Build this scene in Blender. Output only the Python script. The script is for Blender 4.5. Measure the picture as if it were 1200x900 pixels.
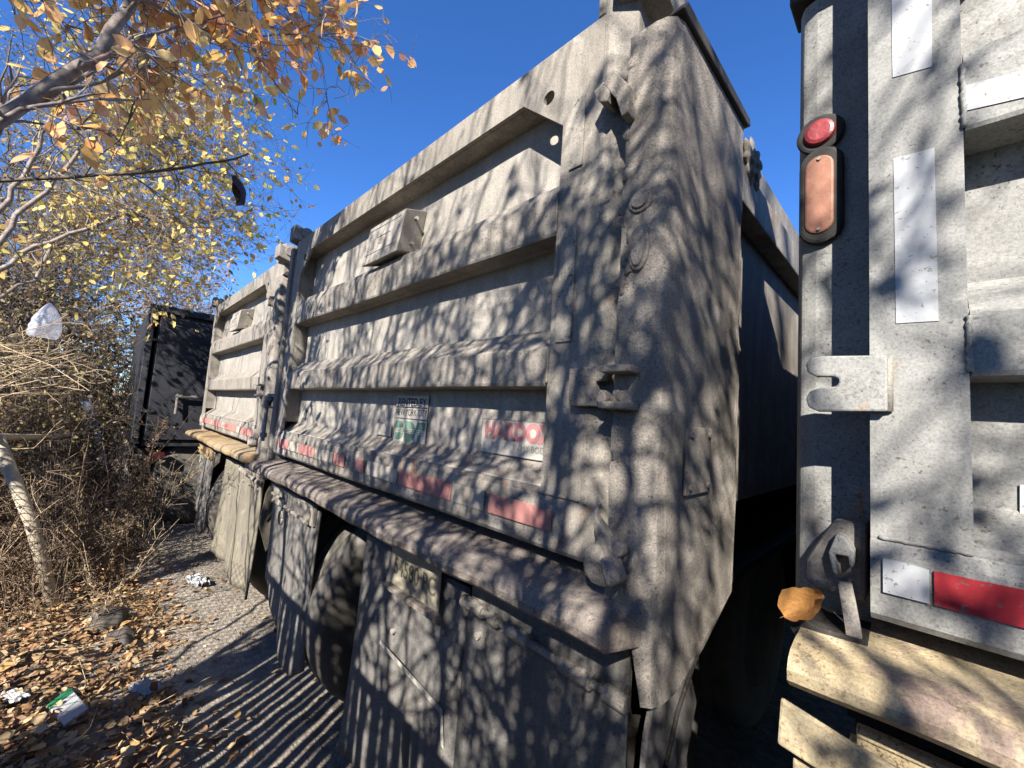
import bpy, bmesh, math, random
import numpy as np
from mathutils import Vector, Matrix

for o in list(bpy.data.objects): bpy.data.objects.remove(o)
SC = bpy.context.scene
COL = SC.collection
EYE = 1.5                                   # camera height over the ground; builder coordinates are relative to the eye
# camera axes (right, down, forward) expressed through the world axes X (along the row), Y (into the trucks), Z (up)
AX = np.array([[0.70705849, -0.01168692, -0.70705849],
               [0.70380731, 0.10880643, 0.70200886],
               [0.06872819, -0.99399425, 0.08515785]])
cam = bpy.data.cameras.new('camera'); co = bpy.data.objects.new('camera', cam); COL.objects.link(co)
mw = Matrix.Identity(4)
for i in range(3):
    mw[i][0] = AX[i][0]; mw[i][1] = -AX[i][1]; mw[i][2] = -AX[i][2]
mw[2][3] = EYE
co.matrix_world = mw
cam.sensor_width = 36; cam.lens = 36 * 484 / 1200; cam.clip_start = .02; cam.clip_end = 3000
SC.camera = co
SUN = Vector((-0.4138, 0.7189, -0.5585)).normalized()
sl = bpy.data.lights.new('sun', 'SUN'); sl.energy = 5.0; sl.angle = math.radians(.53); sl.color = (1, .945, .87)
so = bpy.data.objects.new('sun', sl); COL.objects.link(so)
so.rotation_euler = SUN.to_track_quat('-Z', 'Y').to_euler(); so.location = (3, -6, 8)
W = bpy.data.worlds.new('World'); SC.world = W; W.use_nodes = True
wn = W.node_tree.nodes; wl = W.node_tree.links
sky = wn.new('ShaderNodeTexSky'); sky.sky_type = 'NISHITA'; sky.sun_disc = False
sky.sun_elevation = math.radians(33.95)
sky.sun_rotation = math.atan2(-SUN.x, -SUN.y)
sky.air_density = .8; sky.dust_density = .0; sky.ozone_density = 6.0; sky.altitude = 300
bg = wn['Background']; bg.inputs[1].default_value = .074
hs = wn.new('ShaderNodeHueSaturation'); hs.inputs['Saturation'].default_value = 1.15; hs.inputs['Value'].default_value = 1.4; hs.inputs['Hue'].default_value = .507
wl.new(sky.outputs[0], hs.inputs['Color']); wl.new(hs.outputs[0], bg.inputs[0])
SC.view_settings.view_transform = 'Standard'; SC.view_settings.look = 'None'
SC.view_settings.exposure = 1.48; SC.view_settings.gamma = 1
SC.cycles.max_bounces = 6; SC.cycles.diffuse_bounces = 3; SC.cycles.transparent_max_bounces = 8

# ---------------------------------------------------------------- rays of the survey
def ray(px, py): return AX @ np.array([px - 600, py - 450, 484.])
def onY(px, py, y): r = ray(px, py); return r * y / r[1]
def onX(px, py, x): r = ray(px, py); return r * x / r[0]
def onZ(px, py, z): r = ray(px, py); return r * z / r[2]
def at(px, py, d): r = ray(px, py); return r * d / 484.

# ---------------------------------------------------------------- materials
class N:
    def __init__(s, name):
        s.m = bpy.data.materials.new(name); s.m.use_nodes = True
        s.n = s.m.node_tree.nodes; s.l = s.m.node_tree.links
        s.b = s.n['Principled BSDF']; s.tc = s.n.new('ShaderNodeTexCoord')
    def set(s, sock, v):
        if hasattr(v, 'is_linked') or isinstance(v, bpy.types.NodeSocket): s.l.new(v, sock)
        else: sock.default_value = v
    def map(s, scale, src='Object'):
        n = s.n.new('ShaderNodeMapping'); n.inputs['Scale'].default_value = scale
        s.l.new(s.tc.outputs[src], n.inputs[0]); return n.outputs[0]
    def noise(s, scale, detail=4, rough=.6, vec=None, dist=0):
        n = s.n.new('ShaderNodeTexNoise'); n.inputs['Scale'].default_value = scale
        n.inputs['Detail'].default_value = detail; n.inputs['Roughness'].default_value = rough
        n.inputs['Distortion'].default_value = dist
        s.l.new(vec if vec is not None else s.tc.outputs['Object'], n.inputs['Vector']); return n.outputs[0]
    def voro(s, scale, feature='F1', vec=None):
        n = s.n.new('ShaderNodeTexVoronoi'); n.feature = feature; n.inputs['Scale'].default_value = scale
        s.l.new(vec if vec is not None else s.tc.outputs['Object'], n.inputs['Vector']); return n.outputs[0]
    def ramp(s, fac, stops, interp='LINEAR'):
        n = s.n.new('ShaderNodeValToRGB'); e = n.color_ramp.elements; n.color_ramp.interpolation = interp
        while len(e) < len(stops): e.new(.5)
        for k, (p, c) in enumerate(stops):
            e[k].position = p; e[k].color = (c if len(c) == 4 else (*c, 1)) if hasattr(c, '__len__') else (c, c, c, 1)
        s.l.new(fac, n.inputs[0]); return n.outputs[0]
    def mix(s, fac, a, b, mode='MIX'):
        n = s.n.new('ShaderNodeMix'); n.data_type = 'RGBA'; n.blend_type = mode
        s.set(n.inputs[0], fac)
        for sock, v in ((n.inputs[6], a), (n.inputs[7], b)):
            if isinstance(v, tuple): v = (*v, 1) if len(v) == 3 else v
            s.set(sock, v)
        return n.outputs[2]
    def math(s, op, a, b=0.):
        n = s.n.new('ShaderNodeMath'); n.operation = op; s.set(n.inputs[0], a); s.set(n.inputs[1], b); return n.outputs[0]
    def bump(s, h, strength=.5, dist=.01, prev=None):
        n = s.n.new('ShaderNodeBump'); n.inputs['Strength'].default_value = strength; n.inputs['Distance'].default_value = dist
        s.l.new(h, n.inputs['Height'])
        if prev is not None: s.l.new(prev, n.inputs['Normal'])
        return n.outputs[0]
    def done(s, col, rough=.8, nrm=None, metal=0., spec=.3):
        if isinstance(col, tuple): col = (*col, 1) if len(col) == 3 else col
        s.set(s.b.inputs['Base Color'], col); s.set(s.b.inputs['Roughness'], rough)
        s.b.inputs['Metallic'].default_value = metal; s.b.inputs['Specular IOR Level'].default_value = spec
        if nrm is not None: s.l.new(nrm, s.b.inputs['Normal'])
        return s.m

def grimy(name, c1, c2, speck=(.08, .07, .06), speck_lo=.60, rust=.0, rustc=(.30, .15, .06), bump=.5, crust=0., streak=.35, rough=.78, scale=1., speck_sc=120):
    k = N(name)
    big = k.noise(2.2 * scale, 6, .6)
    col = k.mix(k.ramp(big, [(.3, 0.), (.7, 1.)]), c1, c2)
    st = k.noise(1., 5, .65, k.map((26, 26, 3.0)))
    dk = tuple(v * .58 for v in c1)
    col = k.mix(k.ramp(st, [(.42, 0.), (.72, streak)]), col, dk)
    md = k.noise(14 * scale, 6, .7)
    col = k.mix(k.ramp(md, [(.40, .40), (.60, 0.)]), col, tuple(v * .5 for v in c2))
    pale = k.noise(7 * scale, 5, .7, dist=.6)
    col = k.mix(k.ramp(pale, [(.56, 0.), (.70, .5)]), col, tuple(min(1, v * 1.25 + .03) for v in c2))
    if rust > 0:
        rn = k.noise(3.4, 7, .72, k.map((1, 1, .6)), .5)
        col = k.mix(k.ramp(rn, [(.66 - rust * .22, 0.), (.72 - rust * .2, .85)]), col, k.mix(k.noise(30, 3), rustc, tuple(v * .45 for v in rustc)))
    sp = k.noise(speck_sc, 3, .7)
    sp2 = k.noise(9, 3, .6)
    f = k.math('MULTIPLY', k.ramp(sp, [(speck_lo, 0.), (speck_lo + .05, 1.)]), k.ramp(sp2, [(.4, .25), (.6, 1.)]))
    col = k.mix(f, col, speck)
    gr = k.noise(230, 3, .8)
    col = k.mix(1., col, k.ramp(gr, [(.30, (.62, .60, .58)), (.52, (1., 1., 1.)), (.7, (1.22, 1.2, 1.17))]), 'MULTIPLY')
    b = k.bump(k.noise(55, 5, .7), bump * .5, .004)
    b = k.bump(gr, bump * .5, .002, b)
    b = k.bump(k.noise(9, 5, .6), bump * .6, .012, b)
    if crust > 0:
        cr = k.math('ADD', k.noise(19, 8, .8), k.math('MULTIPLY', k.noise(140, 4, .85), .9))
        b = k.bump(cr, crust, .022, b)
        b = k.bump(sp, crust * .6, -.006, b)
    return k.done(col, rough, b, 0, .25)

M = {}
M['dust'] = grimy('dusty_body_paint', (0.232, 0.208, 0.176), (0.331, 0.302, 0.258), bump=.6, streak=.75, rust=.2, speck_lo=.60)
M['crust'] = grimy('caked_dust', (0.219, 0.194, 0.164), (0.352, 0.316, 0.272), bump=.7, crust=.5, streak=.5, speck_lo=.60, speck_sc=170)
M['panel'] = grimy('dusty_grey_panel', (0.289, 0.266, 0.231), (0.395, 0.365, 0.319), bump=.35, streak=.4, speck_lo=.66)
M['apron'] = grimy('worn_apron_steel', (0.211, 0.180, 0.157), (0.317, 0.273, 0.232), rust=.5, rustc=(.22, .18, .14), bump=.7, crust=.4)
M['pale'] = grimy('pale_speckled_paint', (0.229, 0.227, 0.212), (0.291, 0.291, 0.274), speck=(.10, .085, .075), speck_lo=.60, bump=.25, streak=.2, rust=.10, rustc=(.42, .24, .12), rough=.62)
M['paledust'] = grimy('pale_paint_dirty', (0.213, 0.199, 0.170), (0.282, 0.268, 0.231), speck=(.15, .13, .12), speck_lo=.62, bump=.3, streak=.2, rust=.12, rustc=(.36, .24, .15))
M['yellow'] = grimy('worn_yellow_paint', (0.480, 0.359, 0.173), (0.514, 0.445, 0.318), speck=(.2, .13, .08), speck_lo=.58, rust=.38, rustc=(.36, .26, .22), bump=.5, streak=.1)
M['orange'] = grimy('rusty_orange_paint', (0.355, 0.230, 0.090), (0.333, 0.268, 0.182), speck_lo=.58, rust=.5, rustc=(.30, .17, .09), bump=.5, streak=.3)
M['flap'] = grimy('dusty_rubber_flap', (0.140, 0.134, 0.124), (0.232, 0.217, 0.197), bump=.5, streak=.5, speck_lo=.60)
M['flapyellow'] = grimy('dusty_yellow_flap', (0.188, 0.170, 0.135), (0.250, 0.224, 0.166), bump=.5, streak=.7)
M['housing'] = grimy('dark_shaded_grimy_steel', (.13, .12, .11), (.22, .20, .185), bump=.5)  # shade on the latch housing is put into this darker steel colour
M['dusttape'] = grimy('dust_covered_tape', (0.278, 0.260, 0.226), (0.361, 0.334, 0.287), bump=.3, streak=.6, speck_lo=.56)
M['blue'] = grimy('dark_slate_paint', (.022, .024, .030), (.040, .042, .049), speck=(.12, .11, .10), speck_lo=.66, bump=.3, streak=.2, rough=.55)
M['bare'] = grimy('worn_bare_steel', (0.230, 0.208, 0.179), (0.383, 0.349, 0.296), rust=.3, rustc=(.25, .15, .09), bump=.5, rough=.5)
M['dark'] = grimy('dark_chassis', (.02, .018, .016), (.045, .04, .035), bump=.4)
def simple(name, c, rough=.7, nz=.25, sc=30, bump=.2, metal=0., spec=.3):
    k = N(name); n = k.noise(sc, 5, .65)
    col = k.mix(n, tuple(v * (1 - nz) for v in c), tuple(min(1, v * (1 + nz)) for v in c))
    return k.done(col, rough, k.bump(k.noise(sc * 3, 3), bump, .004), metal, spec)
def tyre_mat():
    k = N('dusty_tyre_rubber')
    col = k.mix(k.noise(6, 6, .7), (.04, .037, .033), (.22, .20, .17))
    return k.done(col, .85, k.bump(k.noise(50, 4), .3, .004))
M['tyre'] = tyre_mat()
M['rim'] = simple('dark_rim', (.06, .055, .05), .6)
M['black'] = simple('black_rubber', (.03, .028, .026), .8)
M['edge'] = simple('black_rusty_edge', (.045, .042, .035), .8, .5, 40)
M['red'] = simple('red_lens', (.20, .022, .025), .4, .5, 26, .3, spec=.6)
M['amber'] = simple('faded_amber_lens', (.27, .125, .08), .55, .45, 22, .3)
M['darkred'] = simple('shaded_red_lens', (.05, .008, .01), .6)  # reflector red darkened in the colour for the shade it sits in
M['plate'] = simple('plate_white', (.30, .27, .20), .5, .3, 25)
M['plateink'] = simple('worn_plate_ink', (.10, .09, .06), .8, .5, 30)
M['ink'] = simple('dark_ink', (.04, .04, .05), .8, .3)
M['pink'] = None
def worn(name, c, under, lo=.55, sc=16):
    k = N(name)
    n = k.noise(sc, 6, .75); f = k.ramp(n, [(lo, 0.), (lo + .06, 1.)])
    col = k.mix(f, k.mix(k.noise(4, 4), c, tuple(v * .78 for v in c)), under)
    col = k.mix(k.ramp(k.noise(110, 3, .7), [(.62, 0.), (.67, .8)]), col, (.14, .12, .1))
    return k.done(col, .6, k.bump(k.noise(60, 3), .25, .003))
M['pink'] = worn('faded_red_tape', (.44, .20, .175), (.36, .31, .26), .60)
M['cream'] = worn('faded_white_tape', (.42, .385, .32), (.32, .28, .22), .52)
M['scrape'] = worn('paint_scrape', (.50, .47, .41), (.28, .26, .23), .48, 26)
M['redtape'] = worn('red_reflective_tape', (.44, .03, .04), (.40, .34, .30), .70, 22)
M['whitetape'] = worn('white_reflective_tape', (.42, .43, .44), (.30, .28, .26), .60, 22)
M['sticker'] = worn('sticker_white', (.46, .43, .375), (.38, .35, .30), .52, 12)
M['stickred'] = worn('sticker_red', (.46, .20, .19), (.42, .33, .29), .58, 18)
M['green'] = worn('sticker_green', (.13, .22, .165), (.30, .32, .27), .56, 20)
M['grime'] = simple('sticker_grey_print', (.22, .20, .18), .8)

def leaf_mat(name, stops, trans=.35):
    k = N(name)
    g = k.n.new('ShaderNodeNewGeometry')
    col = k.ramp(g.outputs['Random Per Island'], stops)
    vein = k.noise(60, 3, .6)
    col = k.mix(k.ramp(vein, [(.5, 0.), (.8, .5)]), col, (.20, .10, .04))
    k.done(col, .55, k.bump(k.noise(90, 2), .3, .003), 0, .25)
    t = k.n.new('ShaderNodeBsdfTranslucent'); k.l.new(col, t.inputs[0])
    mx = k.n.new('ShaderNodeMixShader'); mx.inputs[0].default_value = trans
    k.l.new(k.b.outputs[0], mx.inputs[1]); k.l.new(t.outputs[0], mx.inputs[2])
    k.l.new(mx.outputs[0], k.n['Material Output'].inputs[0]); return k.m
M['leaf_orange'] = leaf_mat('orange_leaf', [(0, (.80, .34, .12)), (.3, (.86, .48, .16)), (.6, (.88, .60, .20)), (.82, (.84, .42, .26)), (.95, (.84, .66, .28)), (1, (.45, .45, .10))], .6)
M['leaf_yellow'] = leaf_mat('yellow_leaf', [(0, (.78, .58, .14)), (.4, (.82, .64, .24)), (.65, (.52, .50, .13)), (.85, (.60, .34, .12)), (1, (.36, .20, .10))], .45)
M['leaf_olive'] = leaf_mat('olive_leaf', [(0, (.14, .13, .05)), (.4, (.26, .22, .08)), (.7, (.38, .29, .12)), (.9, (.20, .10, .06)), (1, (.5, .38, .16))], .3)
M['leaf_brown'] = leaf_mat('brown_leaf', [(0, (.05, .035, .025)), (.5, (.10, .075, .045)), (.8, (.17, .14, .06)), (1, (.30, .22, .12))], .2)
M['leaf_pink'] = leaf_mat('pinkish_leaf', [(0, (.50, .30, .18)), (.5, (.60, .42, .20)), (1, (.42, .22, .16))], .4)
M['litter'] = leaf_mat('fallen_leaf', [(0, (.20, .115, .065)), (.25, (.40, .27, .15)), (.45, (.52, .39, .22)), (.6, (.27, .155, .085)), (.78, (.48, .30, .12)), (.9, (.33, .17, .10)), (1, (.13, .08, .05))], .15)
M['leaf_dead'] = leaf_mat('dead_leaf', [(0, (.035, .02, .016)), (1, (.07, .035, .025))], .1)
def bark(name, a, b):
    k = N(name)
    col = k.mix(k.ramp(k.noise(22, 6, .7), [(.35, 0.), (.65, 1.)]), a, b)
    return k.done(col, .85, k.bump(k.noise(70, 5), .5, .004))
M['bark'] = bark('grey_bark', (.12, .095, .08), (.27, .23, .20))
M['barkdark'] = bark('dark_bark', (.055, .04, .032), (.13, .10, .08))
M['barkpale'] = bark('pale_bark', (.25, .20, .17), (.50, .44, .38))
M['straw'] = bark('dry_straw', (.26, .19, .11), (.50, .39, .25))
M['weed'] = bark('dry_weed', (.10, .068, .045), (.24, .17, .11))
M['post'] = bark('beige_post', (.30, .26, .19), (.44, .38, .28))
M['bluepost'] = bark('blue_grey_post', (.06, .07, .10), (.12, .14, .19))
M['wire'] = simple('weathered_wire', (.07, .06, .052), .6)
M['slat'] = simple('dark_green_slat', (.05, .07, .05), .6)
M['paper'] = simple('crumpled_paper', (.36, .37, .37), .7, .1, 9)
M['greenpaper'] = simple('green_paper', (.02, .15, .07), .5, .3)
def bagmat():
    k = N('thin_plastic_bag'); k.done((.78, .80, .86), .22, k.bump(k.noise(18, 4), .8, .02), 0, .6)
    tr = k.n.new('ShaderNodeBsdfTransparent'); tl = k.n.new('ShaderNodeBsdfTranslucent'); tl.inputs[0].default_value = (.75, .76, .85, 1)
    m1 = k.n.new('ShaderNodeMixShader'); m1.inputs[0].default_value = .45
    k.l.new(k.b.outputs[0], m1.inputs[1]); k.l.new(tl.outputs[0], m1.inputs[2])
    m2 = k.n.new('ShaderNodeMixShader'); m2.inputs[0].default_value = .5
    k.l.new(m1.outputs[0], m2.inputs[1]); k.l.new(tr.outputs[0], m2.inputs[2])
    k.l.new(m2.outputs[0], k.n['Material Output'].inputs[0]); return k.m
M['bag'] = bagmat()
def groundmat():
    k = N('packed_dirt_and_gravel')
    a = k.noise(1.3, 6, .6); col = k.mix(k.ramp(a, [(.35, 0.), (.65, 1.)]), (.29, .25, .20), (.43, .375, .305))
    col = k.mix(k.ramp(k.noise(22, 6, .75), [(.42, .6), (.62, 0.)]), col, (.10, .085, .07))
    v = k.voro(70); col = k.mix(k.ramp(v, [(.12, .35), (.3, 0.)]), col, (.42, .38, .33))
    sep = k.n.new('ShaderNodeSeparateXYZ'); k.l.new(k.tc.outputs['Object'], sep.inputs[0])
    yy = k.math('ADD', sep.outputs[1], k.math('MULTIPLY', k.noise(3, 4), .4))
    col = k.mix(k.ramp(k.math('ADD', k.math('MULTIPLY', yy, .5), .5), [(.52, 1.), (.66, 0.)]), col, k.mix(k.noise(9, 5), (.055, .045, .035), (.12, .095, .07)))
    b = k.bump(k.noise(7, 6, .7), .7, .03); b = k.bump(k.noise(45, 5, .7), .7, .01, b)
    w = k.noise(1., 4, .6, k.map((9, 34, 1)), 1.2); b = k.bump(w, .55, .015, b)
    b = k.bump(v, .4, -.006, b)
    return k.done(col, .9, b, 0, .2)
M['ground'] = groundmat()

# ---------------------------------------------------------------- mesh helpers
class B:
    def __init__(s): s.bm = bmesh.new()
    def poly(s, pts3): 
        return s.bm.faces.new([s.bm.verts.new(p) for p in pts3])
    def box(s, x0, x1, y0, y1, z0, z1):
        v = [s.bm.verts.new((x, y, z)) for x in (x0, x1) for y in (y0, y1) for z in (z0, z1)]
        for f in ((0, 1, 3, 2), (4, 6, 7, 5), (0, 4, 5, 1), (2, 3, 7, 6), (0, 2, 6, 4), (1, 5, 7, 3)):
            s.bm.faces.new([v[i] for i in f])
        return s
    def prism(s, pts, axis, a, b, n=1, wob=None):
        """pts: 2D outline in the two other axes (in order), extruded along axis from a to b in n steps"""
        rings = []
        for i in range(n + 1):
            t = a + (b - a) * i / n; ring = []
            for (u, w) in pts:
                p = {'x': (t, u, w), 'y': (u, t, w), 'z': (u, w, t)}[axis]
                if wob: p = wob(p)
                ring.append(s.bm.verts.new(p))
            rings.append(ring)
        m = len(pts)
        for i in range(n):
            for j in range(m):
                s.bm.faces.new((rings[i][j], rings[i][(j + 1) % m], rings[i + 1][(j + 1) % m], rings[i + 1][j]))
        s.bm.faces.new(rings[0]); s.bm.faces.new(rings[-1][::-1]); return s
    def tube(s, pts, r, sides=8, cap=True):
        pts = [Vector(p) for p in pts]; rr = r if hasattr(r, '__len__') else [r] * len(pts); rings = []
        for i, p in enumerate(pts):
            d = (pts[min(i + 1, len(pts) - 1)] - pts[max(i - 1, 0)]).normalized()
            u = d.orthogonal().normalized() if i == 0 else (u - d * u.dot(d)).normalized()
            w = d.cross(u)
            rings.append([s.bm.verts.new(p + (u * math.cos(2 * math.pi * k / sides) + w * math.sin(2 * math.pi * k / sides)) * rr[i]) for k in range(sides)])
        for i in range(len(rings) - 1):
            for k in range(sides):
                s.bm.faces.new((rings[i][k], rings[i][(k + 1) % sides], rings[i + 1][(k + 1) % sides], rings[i + 1][k]))
        if cap: s.bm.faces.new(rings[0][::-1]); s.bm.faces.new(rings[-1])
        return s
    def disc(s, c, axis, r, h, seg=20, ry=None):
        pts = [(c[0] * 0 + math.cos(2 * math.pi * k / seg) * r, math.sin(2 * math.pi * k / seg) * (ry or r)) for k in range(seg)]
        if axis == 'y': return s.prism([(c[0] + u, c[2] + w) for u, w in pts], 'y', c[1], c[1] + h)
        if axis == 'x': return s.prism([(c[1] + u, c[2] + w) for u, w in pts], 'x', c[0], c[0] + h)
        return s.prism([(c[0] + u, c[1] + w) for u, w in pts], 'z', c[2], c[2] + h)
    def lathe_x(s, prof, c, seg=40):
        rings = []
        for (x, r) in prof:
            rings.append([s.bm.verts.new((c[0] + x, c[1] + r * math.cos(2 * math.pi * k / seg), c[2] + r * math.sin(2 * math.pi * k / seg))) for k in range(seg)])
        for i in range(len(rings) - 1):
            for k in range(seg):
                s.bm.faces.new((rings[i][k], rings[i][(k + 1) % seg], rings[i + 1][(k + 1) % seg], rings[i + 1][k]))
        s.bm.faces.new(rings[0]); s.bm.faces.new(rings[-1][::-1]); return s

def link(name, me, mat, parent=None, origin=(0, 0, 0), bevel=0, smooth=False):
    o = bpy.data.objects.new(name, me); COL.objects.link(o)
    if mat is not None: me.materials.append(mat)
    if parent is not None: o.parent = parent
    else: o.location = (origin[0], origin[1], origin[2] + EYE)
    if bevel:
        b = o.modifiers.new('bevel', 'BEVEL'); b.width = bevel; b.segments = 2; b.limit_method = 'ANGLE'; b.angle_limit = .6
    if smooth: me.polygons.foreach_set('use_smooth', [True] * len(me.polygons))
    return o
def part(name, b, mat, parent=None, origin=(0, 0, 0), bevel=0, smooth=False, off=(0, 0, 0)):
    me = bpy.data.meshes.new(name)
    bmesh.ops.recalc_face_normals(b.bm, faces=b.bm.faces)
    bmesh.ops.translate(b.bm, verts=b.bm.verts, vec=(off[0] - origin[0], off[1] - origin[1], off[2] - origin[2]))
    b.bm.to_mesh(me); b.bm.free()
    return link(name, me, mat, parent, origin, bevel, smooth)
SPLIT = {'side_rail': 'side_rail', 'stile': 'stile', 'skirt_bolts': 'bolt', 'flap_bolts': 'bolt', 'posts': 'post', 'hub_bolt': 'hub_bolt', 'lug_nuts': 'lug_nut', 'rivet': 'rivet', 'gap_shade_guard': 'gap_shade_guard', 'door_hinge': 'door_hinge', 'chassis': 'chassis_beam', 'ruled_line': 'ruled_line', 'latch_bracket': None}
_part = part
def part(name, b, mat, parent=None, origin=(0, 0, 0), bevel=0, smooth=False, off=(0, 0, 0)):
    if SPLIT.get(name):
        bm = b.bm; seen = set(); isl = []
        for f in bm.faces:
            if f in seen: continue
            st_ = [f]; seen.add(f); cur = []
            while st_:
                g = st_.pop(); cur.append(g)
                for v in g.verts:
                    for h in v.link_faces:
                        if h not in seen: seen.add(h); st_.append(h)
            isl.append(cur)
        if len(isl) > 1:
            out = None
            for cur in isl:
                nb = B(); mp = {}
                for f in cur:
                    nb.bm.faces.new([mp.setdefault(v, None) or mp.__setitem__(v, nb.bm.verts.new(v.co)) or mp[v] for v in f.verts])
                out = _part(SPLIT[name], nb, mat, parent, origin, bevel, smooth, off)
            bm.free(); return out
        return _part(SPLIT[name], b, mat, parent, origin, bevel, smooth, off)
    return _part(name, b, mat, parent, origin, bevel, smooth, off)
def pointify(o, label, cat, group=None, kind=None):
    if label: o['label'] = label
    if cat: o['category'] = cat
    if group: o['group'] = group
    if kind: o['kind'] = kind
    return o
def empty(name, loc, label, cat, group=None):
    o = bpy.data.objects.new(name, None); COL.objects.link(o); o.location = (loc[0], loc[1], loc[2] + EYE); o.empty_display_size = .2
    return pointify(o, label, cat, group)
def plate2d(name, outlines, y, th, mat, parent, origin, off=(0, 0, 0), bevel=0):
    """flat plate in the X-Z plane with holes, thickness th backwards from y"""
    cu = bpy.data.curves.new('c', 'CURVE'); cu.dimensions = '2D'; cu.fill_mode = 'BOTH'; cu.extrude = th / 2
    for ol in outlines:
        sp = cu.splines.new('POLY'); sp.points.add(len(ol) - 1); sp.use_cyclic_u = True
        for p, (x, z) in zip(sp.points, ol): p.co = (x, z, 0, 1)
    t = bpy.data.objects.new('t', cu); COL.objects.link(t)
    dg = bpy.context.evaluated_depsgraph_get(); me = bpy.data.meshes.new_from_object(t.evaluated_get(dg))
    bpy.data.objects.remove(t)
    me.name = name
    for v in me.vertices:
        x, z, d = v.co; v.co = (x - origin[0] + off[0], y + th / 2 - d - origin[1] + off[1], z - origin[2] + off[2])
    me.update(); me.materials.clear()
    return link(name, me, mat, parent, origin, bevel)
def circ(cx, cz, r, n=20, rz=None): return [(cx + r * math.cos(2 * math.pi * k / n), cz + (rz or r) * math.sin(2 * math.pi * k / n)) for k in range(n)]
def text(name, body, size, mat, parent, x, y, z, origin, off=(0, 0, 0), sx=1., rot=0., shear=0., bold=0.):
    cu = bpy.data.curves.new('t', 'FONT'); cu.body = body; cu.size = size; cu.align_x = 'CENTER'; cu.align_y = 'CENTER'; cu.shear = shear; cu.offset = bold
    t = bpy.data.objects.new('t', cu); COL.objects.link(t)
    dg = bpy.context.evaluated_depsgraph_get(); me = bpy.data.meshes.new_from_object(t.evaluated_get(dg)); bpy.data.objects.remove(t)
    me.name = name; c, s = math.cos(rot), math.sin(rot)
    for v in me.vertices:
        a, b = v.co.x * sx, v.co.y; a, b = a * c - b * s, a * s + b * c
        v.co = (x + a - origin[0] + off[0], y - origin[1] + off[1], z + b - origin[2] + off[2])
    me.update(); me.materials.clear()
    return link(name, me, mat, parent)

# ---------------------------------------------------------------- ground
def gh(x, y):
    """height of the ground over the packed lane"""
    b = 1 / (1 + np.exp((y - .28) * 7)) * (1 / (1 + np.exp(x + 1.0)))
    return b * (.09 + .05 * np.sin(x * 2.1 + 1) + .04 * np.sin(y * 5 + x)) + .008 * np.sin(x * 5 + y * 3)
def ground():
    def axis(lo, hi, step):
        core = np.arange(lo, hi + step, step); ext = np.array([2, 5, 12, 30, 80, 250, 900])
        return np.concatenate([lo - ext[::-1], core, hi + ext])
    xs = axis(-12, 3, .1); ys = axis(-4, 4, .1); X, Y = np.meshgrid(xs, ys, indexing='ij')
    rng = np.random.RandomState(3)
    Z = gh(X, Y) + rng.normal(0, .0035, X.shape)
    n, m = X.shape; v = np.stack([X, Y, Z - 1.5], -1).reshape(-1, 3)
    idx = np.arange(n * m).reshape(n, m)
    f = np.stack([idx[:-1, :-1], idx[1:, :-1], idx[1:, 1:], idx[:-1, 1:]], -1).reshape(-1, 4)
    me = bpy.data.meshes.new('ground'); me.from_pydata(v.tolist(), [], f.tolist())
    for vv in me.vertices: vv.co.z += 1.5
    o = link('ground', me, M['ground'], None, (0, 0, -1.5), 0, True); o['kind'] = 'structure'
ground()

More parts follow.
